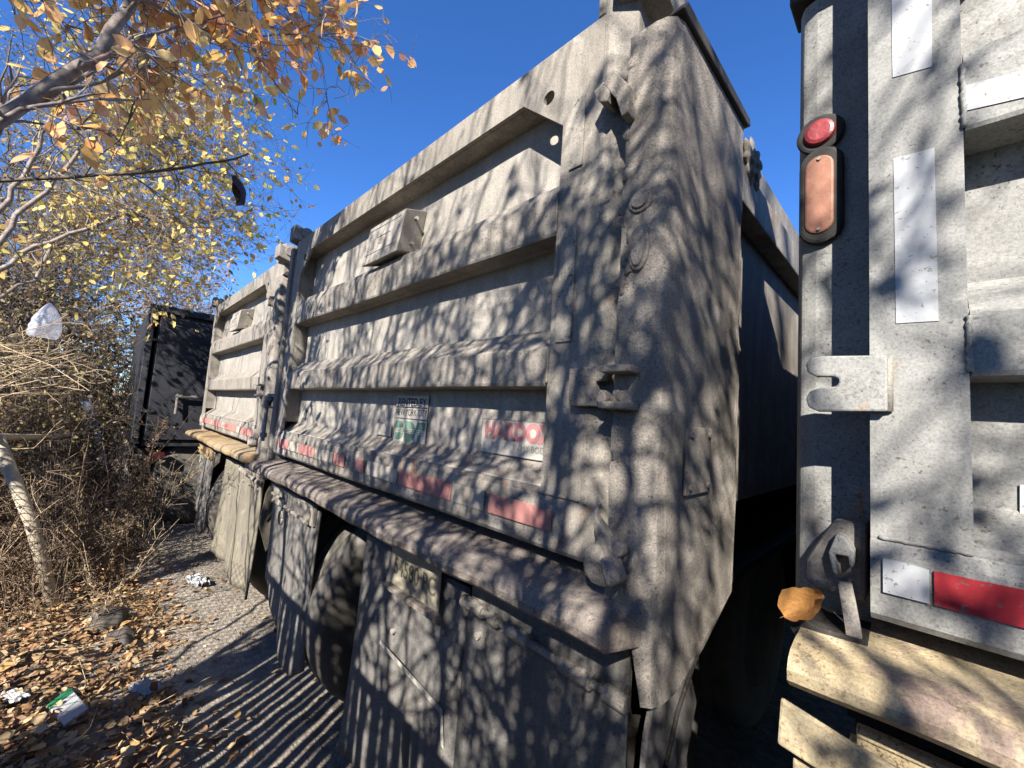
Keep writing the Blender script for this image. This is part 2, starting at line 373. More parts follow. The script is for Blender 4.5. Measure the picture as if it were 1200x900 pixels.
# ---------------------------------------------------------------- trucks
R2 = (-1.58, .76, -1.5)
def make_truck(name, label, shift, dz, pal, left='tail', details=''):
    root = empty(name, (R2[0] + shift[0], R2[1] + shift[1], -1.5), label, 'dump truck', 'dump trucks backed into a row')
    O = R2; OF = (0, 0, dz)
    def P(nm, b, mat, bevel=0, parent=None, smooth=False): return part(nm, b, mat, parent or root, O, bevel, smooth, OF)
    XL, XR = -2.71, -.456           # outer edges of the tailgate
    OL, OR = -2.60, -.645           # opening
    rnd = random.Random(5)
    # front frame plate of the tailgate with chamfered opening corners and lightening holes
    outer = [(XL, -.168), (XL, .985), (-.53, .985), (-.53, -.168)]
    inner = [(OL, -.25 + .25 - .10), (OR, -.10), (OR, .755), (OR - .15, .884), (OL + .15, .884), (OL, .755)]
    inner[0] = (OL, -.155); inner[1] = (OR, -.155)
    plate2d('tailgate_frame', [outer, inner, circ(-.70, .859, .019), circ(OL + .055, .859, .019)], .76, .012, pal['body'], root, O, OF, .003)
    def wob(p):
        x, y, z = p
        return (x, y + .0015 * math.sin(x * 7 + z * 5) + .0012 * math.sin(x * 19 + z * 11), z + .0012 * math.sin(x * 5.3 + 1))
    # ribbed skin between the jambs
    prof = [(.90, .98), (.762, .98), (.762, .895), (.84, .890), (.84, .612), (.762, .572), (.762, .466), (.84, .463), (.84, .238),
            (.766, .185), (.762, .172), (.762, .092), (.765, .087), (.84, .085), (.84, -.112), (.768, -.160), (.90, -.165)]
    b = B(); b.prism(prof[3:], 'x', OL, OR, 60, wob)
    P('ribbed_skin', b, pal['panel'])
    b = B()
    b.prism([(.771, .60), (.7605, .575), (.757, .560), (.757, .470), (.760, .464), (.842, .464), (.842, .60)], 'x', OL + .002, OR - .002, 50, wob)
    P('rib', b, pal['body'])
    b = B()
    b.prism([(.825, .243), (.778, .196), (.757, .178), (.757, .094), (.760, .087), (.842, .087), (.842, .243)], 'x', OL + .002, OR - .002, 50, wob)
    P('rib', b, pal['body'])
    b = B().box(OL + .005, OR - .005, .773, .90, .884, .98)
    P('top_rail', b, pal['body'], .004)
    # bottom box with sloping top
    b = B(); b.prism([(.845, -.100), (.775, -.156), (.757, -.172), (.754, -.19), (.754, -.280), (.762, -.290), (.90, -.290), (.90, -.105)], 'x', XL, XR - .03, 50, wob)
    P('bottom_box', b, pal['body'])
    def bead(p, q):
        p, q = Vector(p), Vector(q); m_ = max(6, int((q - p).length / .006)); bb = B()
        bb.tube([p + (q - p) * (i_ / m_) + Vector((rnd.uniform(-.0008, .0008), 0, rnd.uniform(-.0008, .0008))) for i_ in range(m_ + 1)], [.0030 + .0012 * (i_ % 2) for i_ in range(m_ + 1)], 6)
        P('weld_bead', bb, pal['body'], 0, None, True)
    for zz in ((.468, .572), (.092, .176)):
        bead((OL + .001, .7575, zz[0]), (OL + .001, .7575, zz[1])); bead((OR - .001, .7575, zz[0]), (OR - .001, .7575, zz[1]))
    bead((XL + .01, .7585, -.166), (OL, .7585, -.166)); bead((OR, .7585, -.166), (-.535, .7585, -.166))
    # jambs and outer stiles
    b = B(); b.box(XL + .003, OL - .001, .773, .90, -.10, .98); b.box(OR + .001, -.532, .773, .90, -.10, .98)
    P('stile', b, pal['body'])
    b = B(); b.prism([(-.533, .7585), (-.52, .7585), (XR, .785), (XR, .90), (-.533, .90)], 'z', -.283, 1.12); b.box(-.553, -.533, .757, .90, .987, 1.12)
    P('stile', b, pal['body'], .004)
    # corner posts
    post = B()
    sidepoly = [(.742, .857), (1.19, .857), (1.187, -.109), (1.166, -.39), (.997, -.471), (.846, -.505), (.742, -.500)]
    n = len(sidepoly)
    # a thick slab, front edge rounded
    for (xa, xb, dy) in ((-.451, -.385, .003), (-.385, -.362, .012), (-.362, -.35, .035)):
        pass
    prof2 = [(-.452, .744), (-.395, .742), (-.372, .747), (-.357, .760), (-.350, .782)]
    bm = post.bm
    def zb(y): 
        ys = [.742, .846, .997, 1.166, 1.187]; zs = [-.500, -.505, -.471, -.39, -.109]
        return float(np.interp(y, ys, zs))
    cols = prof2 + [(-.35, .846), (-.35, .997), (-.35, 1.166), (-.35, 1.19), (-.452, 1.19)]
    nz = 24; rings = []
    for k in range(nz + 1):
        ring = []
        for (x, y) in cols:
            z0 = (zb(y) if x > -.38 else -.37); z = z0 + (.857 - z0) * k / nz
            j = .0012 * math.sin(z * 23 + y * 9) + .001 * math.sin(z * 51 + x * 30)
            ring.append(bm.verts.new((x + j, y + j, z)))
        rings.append(ring)
    for k in range(nz):
        for j in range(len(cols)):
            bm.faces.new((rings[k][j], rings[k][(j + 1) % len(cols)], rings[k + 1][(j + 1) % len(cols)], rings[k + 1][j]))
    bm.faces.new(rings[0]); bm.faces.new(rings[-1])
    P('corner_post', post, pal['crust'])
    b = B(); b.prism([(.755, .862), (.775, .892), (1.205, .886), (1.212, .866), (1.19, .858), (.79, .858)], 'x', -.372, -.338)
    P('edge_trim', b, M['edge'], .004)
    py = pal.get('posty', .80)
    b = B(); b.prism([(-2.835, py + .03), (-2.825, py + .008), (-2.80, py), (-2.714, py), (-2.714, py + .06), (-2.835, py + .06)], 'z', -.42, .93); b.box(-2.833, -2.715, py + .061, 1.19, -.42, pal.get('low', .925))
    P('corner_post', b, pal['post'], .006)
    b = B(); b.box(-2.85, -2.60, py - .01, py + .08, .935, .96)
    P('edge_trim', b, M['edge'], .004)
    # hinge arms over the top
    for x0 in (-.50, -2.78):
        ya = .16 if (x0 < -1 and 'low' in pal) else .43
        b = B(); b.prism([(.73, 1.0), (.73, 1.09), (.73 + ya, 1.09 - ya * .24), (.73 + ya, 1.0 - ya * .26)], 'x', x0, x0 + .10); b.disc((x0 - .01, .80, 1.05), 'x', .035, .12)
        P('hinge_arm', b, pal['crust'], .006)
    # hopper body
    ht = pal.get('low', .95)
    b = B(); b.prism([(-.41, -.20), (-.41, ht), (-2.76, ht), (-2.76, -.20), (-2.3, -.40), (-.9, -.40)], 'y', .905, 5.6)
    P('hopper', b, pal['body'])
    for zz in ((.645, .755),):
        b = B(); b.box(-.408, -.350, 1.195, 5.6, zz[0], zz[1]); b.box(-2.835, -2.762, 1.195, 5.6, zz[0] - .95 + ht, zz[1] - .95 + ht)
        P('side_rail', b, pal['body'], .004)
    # chassis
    b = B(); b.box(-2.05, -1.95, 1.0, 8.2, -.75, -.5); b.box(-1.2, -1.1, 1.0, 8.2, -.75, -.5); b.box(-2.0, -1.15, 1.15, 1.25, -.72, -.53); b.box(-2.0, -1.15, 2.6, 2.75, -1.05, -.9)
    b.box(-2.4, -.8, 1.9, 5.0, -.5, -.41)
    P('chassis', b, M['dark'], .005)
    b = B(); b.box(-2.75, -.42, 5.9, 7.9, -.75, 1.1)
    P('cab', b, pal['body'], .06)
    b = B(); b.prism([(.98, -.42), (.98, -.95), (1.0, -.95), (1.0, -.45), (3.4, -.45), (3.4, -.42)], 'x', -.92, -.42); b.prism([(.98, -.42), (.98, -.95), (1.0, -.95), (1.0, -.45), (3.4, -.45), (3.4, -.42)], 'x', -2.75, -2.3)  # added guards that stop light showing through under the bodies
    P('gap_shade_guard', b, M['dark'], .003)
    b = B(); b.box(-2.76, -.42, 3.5, 3.53, -1.15, -.3); P('gap_shade_panel', b, M['dark'], .003)  # dark panel put in to black out the gap between the trucks
    # wheels: two tandem axles with dual tyres
    for yc in (1.29, 2.66, 6.6):
        for (xa, s) in ((-1.93, 1), (-2.26, 1), (-.95, -1), (-.62, -1)) if yc < 6 else ((-2.4, 1), (-.5, -1)):
            x0, x1 = (xa - .27, xa) if s > 0 else (xa - .27, xa)
            prof_t = [(-.25, .30), (-.262, .34), (-.27, .42), (-.268, .455), (-.255, .485), (-.235, .498), (-.21, .502), (-.20, .490), (-.185, .490), (-.175, .503), (-.14, .504), (-.13, .49), (-.115, .49), (-.105, .504), (-.06, .502), (-.035, .498), (-.015, .485), (-.002, .455), (0, .42), (-.008, .34), (-.02, .30)]
            w = part('wheel', B().lathe_x([(-.04, .05), (-.045, .13), (-.055, .14), (-.12, .20), (-.16, .24), (-.03, .285), (-.015, .305), (-.25, .305), (-.26, .295), (-.2, .1)], (xa, yc, -.999), 36), M['rim'], root, O, 0, True, (0, 0, 0))
            part('tyre', B().lathe_x(prof_t, (xa, yc, -.999), 56), M['tyre'], w, O, 0, True)
            bb = B()
            for q in range(8):
                a = q * math.pi / 4; bb.disc((xa - .052, yc + .10 * math.cos(a), -.999 + .10 * math.sin(a)), 'x', .014, .03, 6)
            part('lug_nuts', bb, M['bare'], w, O)
    # apron (spreader lip) under the tailgate
    xr = -.372; xl = -2.80
    b = B(); b.prism([(.93, -.322), (.80, -.330), (.70, -.340), (.675, -.345), (.660, -.354), (.652, -.368), (.654, -.384), (.668, -.396), (.69, -.394), (.75, -.383), (.93, -.37)], 'x', xl, xr, 90,
              lambda p: (p[0], max(p[1], np.interp(p[0], [-.46, -.372], [.0, .742])) + .003 * math.sin(p[0] * 6) + .002 * math.sin(p[0] * 17), p[2] + .004 * math.sin(p[0] * 3.1 + 2) + .002 * math.sin(p[0] * 23)))
    P('apron', b, pal['apron'], 0)
    # the part below the apron: hinge rod, knuckles
    b = B(); b.box(-2.75, -.44, .86, .93, -.50, -.372)
    P('rear_beam', b, M['dark'], .003)
    fl = pal['flap']
    def flap(poly, y, th, mat, nm='mud_flap'):
        bb = B(); bm = bb.bm
        xs = [p[0] for p in poly]; x0, x1 = min(xs), max(xs); z1 = max(p[1] for p in poly)
        nx, nz_ = 14, 18; g = {}
        def botz(x):
            pts = sorted(poly[2:], key=lambda p: p[0]); return float(np.interp(x, [p[0] for p in pts], [p[1] for p in pts]))
        for sd in (0, 1):
            for i in range(nx + 1):
                for j in range(nz_ + 1):
                    x = x0 + (x1 - x0) * i / nx; zb_ = botz(x); z = z1 + (zb_ - z1) * j / nz_
                    yy = y + sd * th + (j / nz_) * (.018 * math.sin(x * 9) + .012 * math.sin(x * 21 + z * 4)) - .02 * (j / nz_)
                    g[sd, i, j] = bm.verts.new((x, yy, z))
        for i in range(nx):
            for j in range(nz_):
                for sd in (0, 1):
                    bm.faces.new((g[sd, i, j], g[sd, i + 1, j], g[sd, i + 1, j + 1], g[sd, i, j + 1]))
        for j in range(nz_):
            for i in (0, nx): bm.faces.new((g[0, i, j], g[1, i, j], g[1, i, j + 1], g[0, i, j + 1]))
        for i in range(nx):
            for j in (0, nz_): bm.faces.new((g[0, i, j], g[0, i + 1, j], g[1, i + 1, j], g[1, i, j]))
        return P(nm, bb, mat, 0, None, True)
    # left flap with its hinged bracket
    flap([(-2.74, -.50), (-2.04, -.50), (-2.04, -1.22), (-2.13, -1.28), (-2.5, -1.13), (-2.74, -1.02)], .80, .012, fl[0])
    b = B(); b.box(-2.73, -2.06, .782, .797, -.575, -.485); b.box(-2.73, -2.06, .776, .797, -.485, -.470)
    for q in range(4): b.disc((-2.66 + q * .18, .768, -.555), 'y', .012, .014, 8)
    b.tube([(-2.72, .775, -.520), (-2.50, .770, -.524), (-2.45, .772, -.55), (-2.10, .770, -.565)], .009, 8)
    P('flap_bracket', b, pal['bracket'], .003)
    b = B(); b.tube([(-2.46 + .03 * math.cos(a), .762, -.61 + .035 * math.sin(a)) for a in np.linspace(0, 2 * math.pi, 13)], .006, 6)
    P('shackle_ring', b, M['bare'], 0, None, True)
    # licence plate flap
    f2 = flap([(-1.56, -.49), (-.925, -.49), (-.925, -1.27), (-1.56, -1.27)], .805, .012, fl[1])
    bb = B()
    for (x, z) in ((-1.40, -.60), (-1.21, -.63), (-1.02, -.64), (-1.50, -.56), (-1.30, -.75)): bb.disc((x, .793, z), 'y', .009, .012, 10)
    P('flap_bolts', bb, M['bare'])
    bb = B(); bb.prism([(-1.36, -.80), (-.985, -.835), (-.965, -.93), (-.978, -.928), (-.995, -.850), (-1.36, -.813)], 'y', .7875, .7885)
    if details: P('paint_scrape', bb, M['scrape'])
    else: bb.bm.free()
    # right rear panel with long hinge
    flap([(-.915, -.515), (-.425, -.515), (-.425, -1.28), (-.915, -1.28)], .80, .014, fl[2], 'rear_skirt')
    b = B(); b.prism([(-.905, -.445), (-.42, -.43), (-.42, -.56), (-.905, -.585)], 'y', .797, .812)
    P('hinge_plate', b, fl[2], .002)
    b = B(); b.tube([(-.91, .777, -.508), (-.41, .777, -.530)], .009, 10)
    for (xa, xb) in ((-.915, -.83), (-.80, -.775), (-.745, -.665), (-.57, -.49), (-.46, -.41)):
        t = lambda x: -.508 - .022 * (x + .91) / .5
        b.tube([(xa, .777, t(xa)), (xb, .777, t(xb))], .0165, 12)
    P('hinge_rod', b, M['bare'], .002, None, False)
    bb = B()
    for x in (-.86, -.70, -.60, -.48): bb.disc((x, .785, -.585 - .0), 'y', .010, .014, 10)
    P('skirt_bolts', bb, M['bare'])
    # reflective tape along the bottom box
    segs = pal['tape']
    for (x0, x1, kind) in segs:
        b = B(); nn = max(2, int((x1 - x0) / .04)); top = []; 
        pts = [(x0, -.245)] + [(x1, -.245)] + [(x1 - (x1 - x0) * q / nn, -.196 + rnd.uniform(-.003, .003)) for q in range(nn + 1)]
        b.prism(pts, 'y', .7475, .7505)
        P('reflective_tape', b, pal[kind])
    # lower hook latch (right end) ------------------------------------------------
    def pp(pts, y, sc=1): return [(onY(px, py_, y)[0] , onY(px, py_, y)[2]) for px, py_ in pts]
    b = B(); b.prism(pp([(680, 646), (690, 638), (700, 637), (706, 655), (713, 686), (706, 690), (692, 684), (683, 672)], .70), 'y', .70, .735)
    P('hook_latch', b, pal['crust'], .008)
    b = B(); b.prism(pp([(703, 656), (707, 652), (714, 660), (722, 682), (717, 689), (711, 686)], .69), 'y', .685, .735)
    P('hook_latch', b, pal['crust'], .006)
    b = B(); b.prism(pp([(694, 612), (697, 604), (706, 618), (716, 634), (731, 638), (730, 650), (722, 656), (712, 654), (700, 650), (698, 636)], .72), 'y', .72, .742)
    P('latch_plate', b, pal['crust'], .004)
    # upper bracket with two prongs on the right stile
    Yb = .735
    b = B(); b.prism(pp([(666, 432), (710, 427), (714, 436), (708, 446), (697, 447), (697, 456), (709, 457), (714, 466), (712, 476), (666, 476)], Yb), 'y', Yb, .757)
    P('latch_bracket', b, pal['crust'], .004)
    c = onY(705, 466, .725); b = B(); b.disc((c[0], .722, c[2]), 'y', .012, .06, 12); P('latch_pin', b, M['apron'], .002)
    for z in (.112, .040):
        b = B(); b.box(-.462, -.395, .700, .745, z - .006, z + .008); P('guide_ledge', b, pal['crust'], .003)
    b = B(); b.prism([(-.522, .748), (-.497, .760), (-.478, .725), (-.485, .705), (-.505, .715)], 'y', .712, .757)
    P('stile_lug', b, pal['crust'], .003)
    b = B(); b.prism([(-.497, .752), (-.473, .775), (-.430, .712), (-.432, .655), (-.446, .650), (-.462, .700)], 'y', .712, .757); P('stile_lug', b, pal['crust'], .003)
    # mud covered lamps on the right post
    for (z, r, rz) in ((.463, .020, .018), (.365, .017, .043)):
        b = B(); x = -.408; b.disc((x, .736, z), 'y', r + .006, .01, 24, rz + .006); l = P('tail_light', b, pal['crust'], .003)
        b = B(); b.disc((x, .731, z), 'y', r - .002, .008, 24, rz - .002); P('lens', b, pal['crust'], .002, l)
    for q in range(16 if details else 0):
        b = B(); bmesh.ops.create_icosphere(b.bm, subdivisions=2, radius=1); cz_ = rnd.uniform(.15, .80) if q % 4 else rnd.uniform(-.2, .1); cx_ = rnd.uniform(-.452, -.43); r_ = rnd.uniform(.006, .013)
        for v in b.bm.verts:
            k_ = 1 + .3 * math.sin(v.co.x * 5 + q) + .25 * math.sin(v.co.z * 7 + q * 2); v.co = Vector((cx_ + v.co.x * r_ * k_, .745 + v.co.y * r_ * .45 * k_, cz_ + v.co.z * r_ * 1.5 * k_))
        P('mud_clump', b, pal['crust'], 0, None, True)
    # inspection plate on the side of the right post
    b = B(); b.box(-.349, -.342, .852, .985, -.130, .010)
    for (y, z) in ((.87, -.006), (.967, -.006), (.87, -.114), (.967, -.114)): b.disc((-.345, y, z), 'x', .007, .009, 8)
    P('inspection_plate', b, pal['crust'], .002)
    # torn rear flap hanging below the right post
    b = B(); b.prism([(.86, -.50), (1.06, -.43), (1.10, -.50), (1.03, -.56), (1.07, -.63), (.98, -.80), (.86, -.98), (.80, -.80), (.82, -.60)], 'x', -.40, -.388, 1)
    P('side_flap', b, fl[2], .002)
    b = B(); b.tube([(-.384, 1.10, -.47), (-.384, .95, -.60), (-.384, .84, -.78)], .005, 8); P('flap_bar', b, M['dark'])
    # left end hardware ------------------------------------------------------------
    if left == 'eyebolt':
        b = B(); b.box(-2.88, -2.72, .735, .757, .035, .055); b.box(-2.88, -2.72, .735, .757, -.035, -.02); b.disc((-2.83, .74, .012), 'z', .028, .02)
        b.tube([(-2.85, .735, .04), (-2.86, .73, -.03)], .028, 10); P('latch_bracket', b, pal['crust'], .003)
        b = B(); b.tube([(-2.855, .735, .05), (-2.86, .735, -.235)], .011, 8); b.disc((-2.86, .735, -.21), 'z', .02, .025, 6); P('eye_bolt', b, M['bare'])
        b = B(); b.box(-2.76, -2.71, .74, .758, -.43, .95); P('stile_edge', b, pal['crust'], .006)
    b = None
    # identification box hung on the upper panel
    if details in ('hardox',) or pal.get('box'):
        x0, x1 = -1.69, -1.37
        b = B(); bm = b.bm
        v = [bm.verts.new(p) for p in ((x0, .728, .600), (x1 - .03, .728, .600), (x1, .738, .762), (x0 + .03, .738, .762), (x0 + .03, .84, .632), (x1 - .05, .84, .632), (x1 - .02, .84, .80), (x0 + .05, .84, .80))]
        for f in ((0, 1, 2, 3), (0, 4, 5, 1), (1, 5, 6, 2), (3, 2, 6, 7), (0, 3, 7, 4), (4, 7, 6, 5)): bm.faces.new([v[i] for i in f])
        bx = P('document_box', b, pal['panel'], .004)
        b = B()
        for (a0, a1, c0, c1) in ((x0 + .025, x1 - .04, .640, .643), (x0 + .035, x1 - .03, .742, .745)): b.box(a0, a1, .7265 + (c0 - .600) * .0617, .75, c0, c1)
        b.box(x0 + .11, x0 + .22, .7325, .76, .70, .703); b.box(x0 + .06, x0 + .09, .7305, .76, .66, .70); b.box(x0 + .13, x0 + .15, .7305, .76, .67, .69)
        P('embossed_line', b, M['grime'], 0, bx)
        b = B(); b.disc((x1 - .037, .79, .65), 'x', .007, .016, 10); b.disc((x1 - .018, .79, .745), 'x', .007, .016, 10); P('rivet', b, M['bare'], 0, bx)
    return root, P, O, OF

pal2 = dict(body=M['dust'], panel=M['panel'], crust=M['crust'], post=M['dust'], apron=M['apron'], bracket=M['dust'], flap=(M['flap'], M['flap'], M['flap']), posty=.775,
            red=M['pink'], white=M['cream'], box=True,
            tape=[(-2.60, -2.43, 'red'), (-2.42, -2.27, 'white'), (-2.26, -2.05, 'red'), (-2.04, -1.83, 'white'), (-1.82, -1.71, 'red'), (-1.60, -1.53, 'red'), (-1.50, -1.28, 'white'), (-1.27, -.975, 'red'), (-.965, -.83, 'white'), (-.81, -.60, 'red')])
t2, P2, O2, F2 = make_truck('dump_truck', 'dust covered tan dump truck whose tailgate carries the HARDOX and RENTED BY stickers', (0, 0), 0, pal2, 'eyebolt', 'hardox')
b = B(); bmesh.ops.create_icosphere(b.bm, subdivisions=4, radius=1)
for v in b.bm.verts:
    q = v.co.copy(); k_ = 1 + .22 * math.sin(q.x * 5 + 1) + .2 * math.sin(q.y * 7 + q.z * 3) + .16 * math.sin(q.z * 11 + 2) + .08 * math.sin(q.x * 19 + q.y * 23)
    v.co = Vector((q.x * .022 * k_ - .352, q.y * .055 * k_ + 1.27, q.z * .055 * k_ + .785))
P2('mud_clod', b, M['crust'], 0, None, True)
# stickers
b = B(); b.box(-1.475, -1.255, .8325, .8335, -.118, .062)
st = P2('sticker', b, M['sticker']); st['label'] = 'white and green city rental sticker'
def Lt(*a, **k): return text('lettering', *a, origin=O2, off=F2, **k)
b_ = None
yS = .8315
Lt('RENTED BY', .043, M['ink'], st, -1.365, yS, .036, sx=.88, bold=.0008)
Lt('NEW YORK CITY', .036, M['ink'], st, -1.365, yS, -.002, sx=.78)
b = B(); b.box(-1.473, -1.257, yS, yS + .0007, .0165, .0205); b.box(-1.473, -1.257, yS, yS + .0007, -.0265, -.0235); P2('ruled_line', b, M['ink'], 0, st)
def dshape(x0, x1, z0, z1, right=True):
    n = 8; pts = [(x0, z0), (x0, z1)]
    for k in range(n + 1):
        a = math.pi / 2 * (1 - k / n * 2); pts.append((x0 + (x1 - x0) * .45 + (x1 - x0) * .55 * math.cos(a), (z0 + z1) / 2 + (z1 - z0) / 2 * math.sin(a)))
    return pts
b = B()
b.prism(dshape(-1.468, -1.405, -.107, -.033), 'y', yS, yS + .0007); b.prism(dshape(-1.398, -1.325, -.110, -.033), 'y', yS, yS + .0007); b.box(-1.315, -1.262, yS, yS + .0007, -.062, -.035); b.box(-1.308, -1.285, yS, yS + .0007, -.112, -.066)
P2('green_letters', b, M['green'], 0, st)
b = B()
for z in (-.0655, -.072, -.0785): b.box(-1.47, -1.27, yS - .0008, yS - .0002, z, z + .0028)
P2('white_bars', b, M['sticker'], 0, st)
# HARDOX sticker, partly hidden behind the stile
hx0, hx1, hz0, hz1 = -.955, -.655, -.103, -.002
def hz_(x): return 0.
b = B(); b.box(hx0, hx1 , .8325, .8335, hz0, hz1); st2 = P2('sticker', b, M['sticker']); st2['label'] = 'white sticker with red HARDOX lettering'
b = B(); b.box(hx0, hx1, yS, yS + .0007, hz1 - .003, hz1); b.box(hx0, hx1, yS, yS + .0007, hz0, hz0 + .002); b.box(hx0, hx0 + .002, yS, yS + .0007, hz0, hz1); P2('sticker_border', b, M['grime'], 0, st2)
Lt('HARDOX', .064, M['stickred'], st2, -.808, yS, -.037, sx=.96, shear=.0, bold=.0042)
Lt('IN MY BODY', .024, M['grime'], st2, -.752, yS, -.078, sx=.95)
b = B(); b.box(-2.52, -2.47, .8325, .8335, -.075, -.02); P2('sticker', b, M['sticker'])
b = B(); b.box(-1.62, -1.50, .8325, .8335, -.10, -.055); P2('sticker', b, M['cream'])
# tape pieces on the stile and post
for (x0, x1, z0, z1) in ((-.615, -.575, .62, .80), (-.625, -.580, .19, .47), (-2.58, -2.42, .50, .555)):
    b = B(); b.box(x0, x1, .7555, .7565, z0, z1); P2('reflective_tape', b, M['dusttape'])
# licence plate
b = B(); b.prism([(-1.345, -.613), (-1.345, -.597), (-1.03, -.600), (-1.03, -.616)], 'y', .772, .80); b.box(-1.34, -1.03, .79, .80, -.475, -.46); P2('plate_frame', b, M['apron'], .002)
b = B(); b.box(-1.33, -1.035, .784, .787, -.590, -.450); lp = P2('licence_plate', b, M['plate'], .001)
Lt('54580 PC', .078, M['plateink'], lp, -1.18, .7832, -.528, sx=.80, bold=.0012)

pal1 = dict(body=M['pale'], panel=M['pale'], crust=M['paledust'], post=M['pale'], apron=M['yellow'], bracket=M['yellow'], flap=(M['yellow'], M['flapyellow'], M['flap']), posty=.872, low=.66,
            red=M['redtape'], white=M['whitetape'], tape=[(-2.695, -2.645, 'white'), (-2.64, -2.34, 'red'), (-2.33, -2.03, 'white'), (-2.02, -1.72, 'red'), (-1.7, -1.4, 'white'), (-1.39, -1.1, 'red')])
S1 = (2.646, .128); t1, P1, O1, F1 = make_truck('dump_truck', 'pale grey speckled dump truck at the right edge with bright red tape and yellow apron', S1, .022, pal1)
def W1(x, y=None): return x - S1[0]
def q1(pts, y): return [(onY(px, py, y)[0] - S1[0], onY(px, py, y)[2] - .022) for px, py in pts]
# T1: bracket plate with slot, on the seam of tailgate and post
pl = q1([(1040, 416), (1040, 482), (958, 482), (947, 477), (944, 467), (949, 458), (962, 454), (978, 453), (983, 449), (983, 444), (978, 441), (956, 441), (946, 436), (944, 427), (950, 419), (962, 417)], .868)
b = B(); b.prism(pl, 'y', .868 - S1[1], .886 - S1[1]); P1('latch_bracket', b, M['pale'], .003)
b = B(); b.tube([(*[q1([(1041, 418)], .884)[0]][0:1], .884 - S1[1], q1([(1041, 418)], .884)[0][1]), (q1([(1041, 482)], .884)[0][0], .884 - S1[1], q1([(1041, 482)], .884)[0][1])] if False else [(q1([(1041, 418)], .884)[0][0], .884 - S1[1], q1([(1041, 418)], .884)[0][1]), (q1([(1041, 482)], .884)[0][0], .884 - S1[1], q1([(1041, 482)], .884)[0][1])], .006, 8); P1('weld_bead', b, M['paledust'], 0, None, True)
# lamps on the post
(cx, cz), = q1([(961, 157)], .99)
b = B(); b.disc((cx, .858, cz), 'y', .041, .013, 28); l = P1('tail_light', b, M['black'], .006)
b = B(); b.disc((cx, .848, cz), 'y', .027, .02, 28); P1('lens', b, M['red'], .008, l)
(cx, cz), = q1([(962, 229)], .99)
def stad(cx, cz, w, h, n=10):
    r = w / 2; pts = []
    for k in range(n + 1): a = math.pi * k / n; pts.append((cx + r * math.cos(a), cz + h / 2 - r + r * math.sin(a)))
    for k in range(n + 1): a = math.pi + math.pi * k / n; pts.append((cx + r * math.cos(a), cz - h / 2 + r + r * math.sin(a)))
    return pts
b = B(); b.prism(stad(cx, cz, .074, .205), 'y', .856, .873); l = P1('marker_light', b, M['black'], .007)
b = B(); b.prism(stad(cx - .002, cz, .048, .165), 'y', .852, .87); P1('lens', b, M['amber'], .004, l)
for dz_ in (-.074, .074):
    bb = B(); bb.disc((cx - .002, .849, cz + dz_), 'y', .0035, .006, 8); P1('screw', bb, M['bare'], 0, l)
# patches of white tape
for (px, y) in (([(1044, -60), (1092, -60), (1092, 78), (1046, 91)], .887), ([(1047, 186), (1095, 173), (1100, 376), (1050, 379)], .887), ([(1131, 100), (1131, 130), (1260, 100), (1260, 68)], .884), ([(1195, 568), (1260, 568), (1260, 628), (1195, 628)], .967)):
    b = B(); b.prism(q1(px, y), 'y', y - S1[1] - .0005 if y < .9 else .8372, (y - S1[1] + .001) if y < .9 else .8392); P1('reflective_tape', b, M['whitetape'])
# lower latch on the post
b = B(); b.prism(q1([(1017, 612), (976, 610), (945, 655), (945, 682), (968, 690), (1016, 705)], .94), 'y', .93 - S1[1], .995 - S1[1]); P1('latch_housing', b, M['housing'], .008)
b = B(); b.prism(q1([(982, 623), (993, 628), (1003, 644), (1002, 662), (997, 662), (996, 650), (980, 647), (984, 672), (978, 668), (973, 645)], .925), 'y', .905 - S1[1], .94 - S1[1]); P1('latch_link', b, M['pale'], .003)
b = B(); bm = b.bm
s0 = onY(981, 680, .90); pts = []
prev = None
for k in range(9):
    t = k / 8; p = onY(981 + t * 6 + 5 * math.sin(t * 2), 680 + 68 * t, .905 + .02 * math.cos(t * 3.0)); w = .020
    y = p[1] - S1[1] - .012 * math.sin(t * math.pi)
    row = [bm.verts.new((p[0] - S1[0] + dx, y + dy, p[2] - .022)) for dx, dy in ((0, 0), (w, 0), (w, .008), (0, .008))]
    if prev:
        for j in range(4): bm.faces.new((prev[j], prev[(j + 1) % 4], row[(j + 1) % 4], row[j]))
    else: bm.faces.new(row)
    prev = row
bm.faces.new(prev); P1('latch_strap', b, M['bare'], .001)
b = B(); b.prism(q1([(915, 717), (925, 716), (960, 735), (1015, 750), (1018, 760), (980, 756), (930, 742)], .885), 'y', .882 - S1[1], .98 - S1[1]); P1('bent_plate', b, M['dark'], .002)
# yellow panels under the apron
b = B(); b.prism(q1([(916, 815), (1000, 868), (1100, 925), (1100, 985), (1000, 925), (912, 868)], .80), 'y', .79 - S1[1], .80 - S1[1]); P1('rear_skirt', b, M['yellow'], .004)
b = B(); b.prism(q1([(930, 884), (1100, 985), (1100, 1200), (930, 1120)], .82), 'y', .81 - S1[1], .82 - S1[1]); P1('rear_skirt', b, M['yellow'], .004)

pal3 = dict(body=M['dust'], panel=M['panel'], crust=M['crust'], post=M['dust'], apron=M['orange'], bracket=M['orange'], flap=(M['flap'], M['flapyellow'], M['flapyellow']), posty=.79,
            red=M['pink'], white=M['cream'], box=True, tape=[(-2.69 + q * .27, -2.58 + q * .27, 'red' if q % 2 else 'white') for q in range(8)] + [(-2.57 + q * .27, -2.44 + q * .27, 'red') for q in range(8)])
t3, P3, O3, F3 = make_truck('dump_truck', 'dusty tan dump truck with an orange rusty apron, next to the dark box truck', (-2.70, .03), 0, pal3)

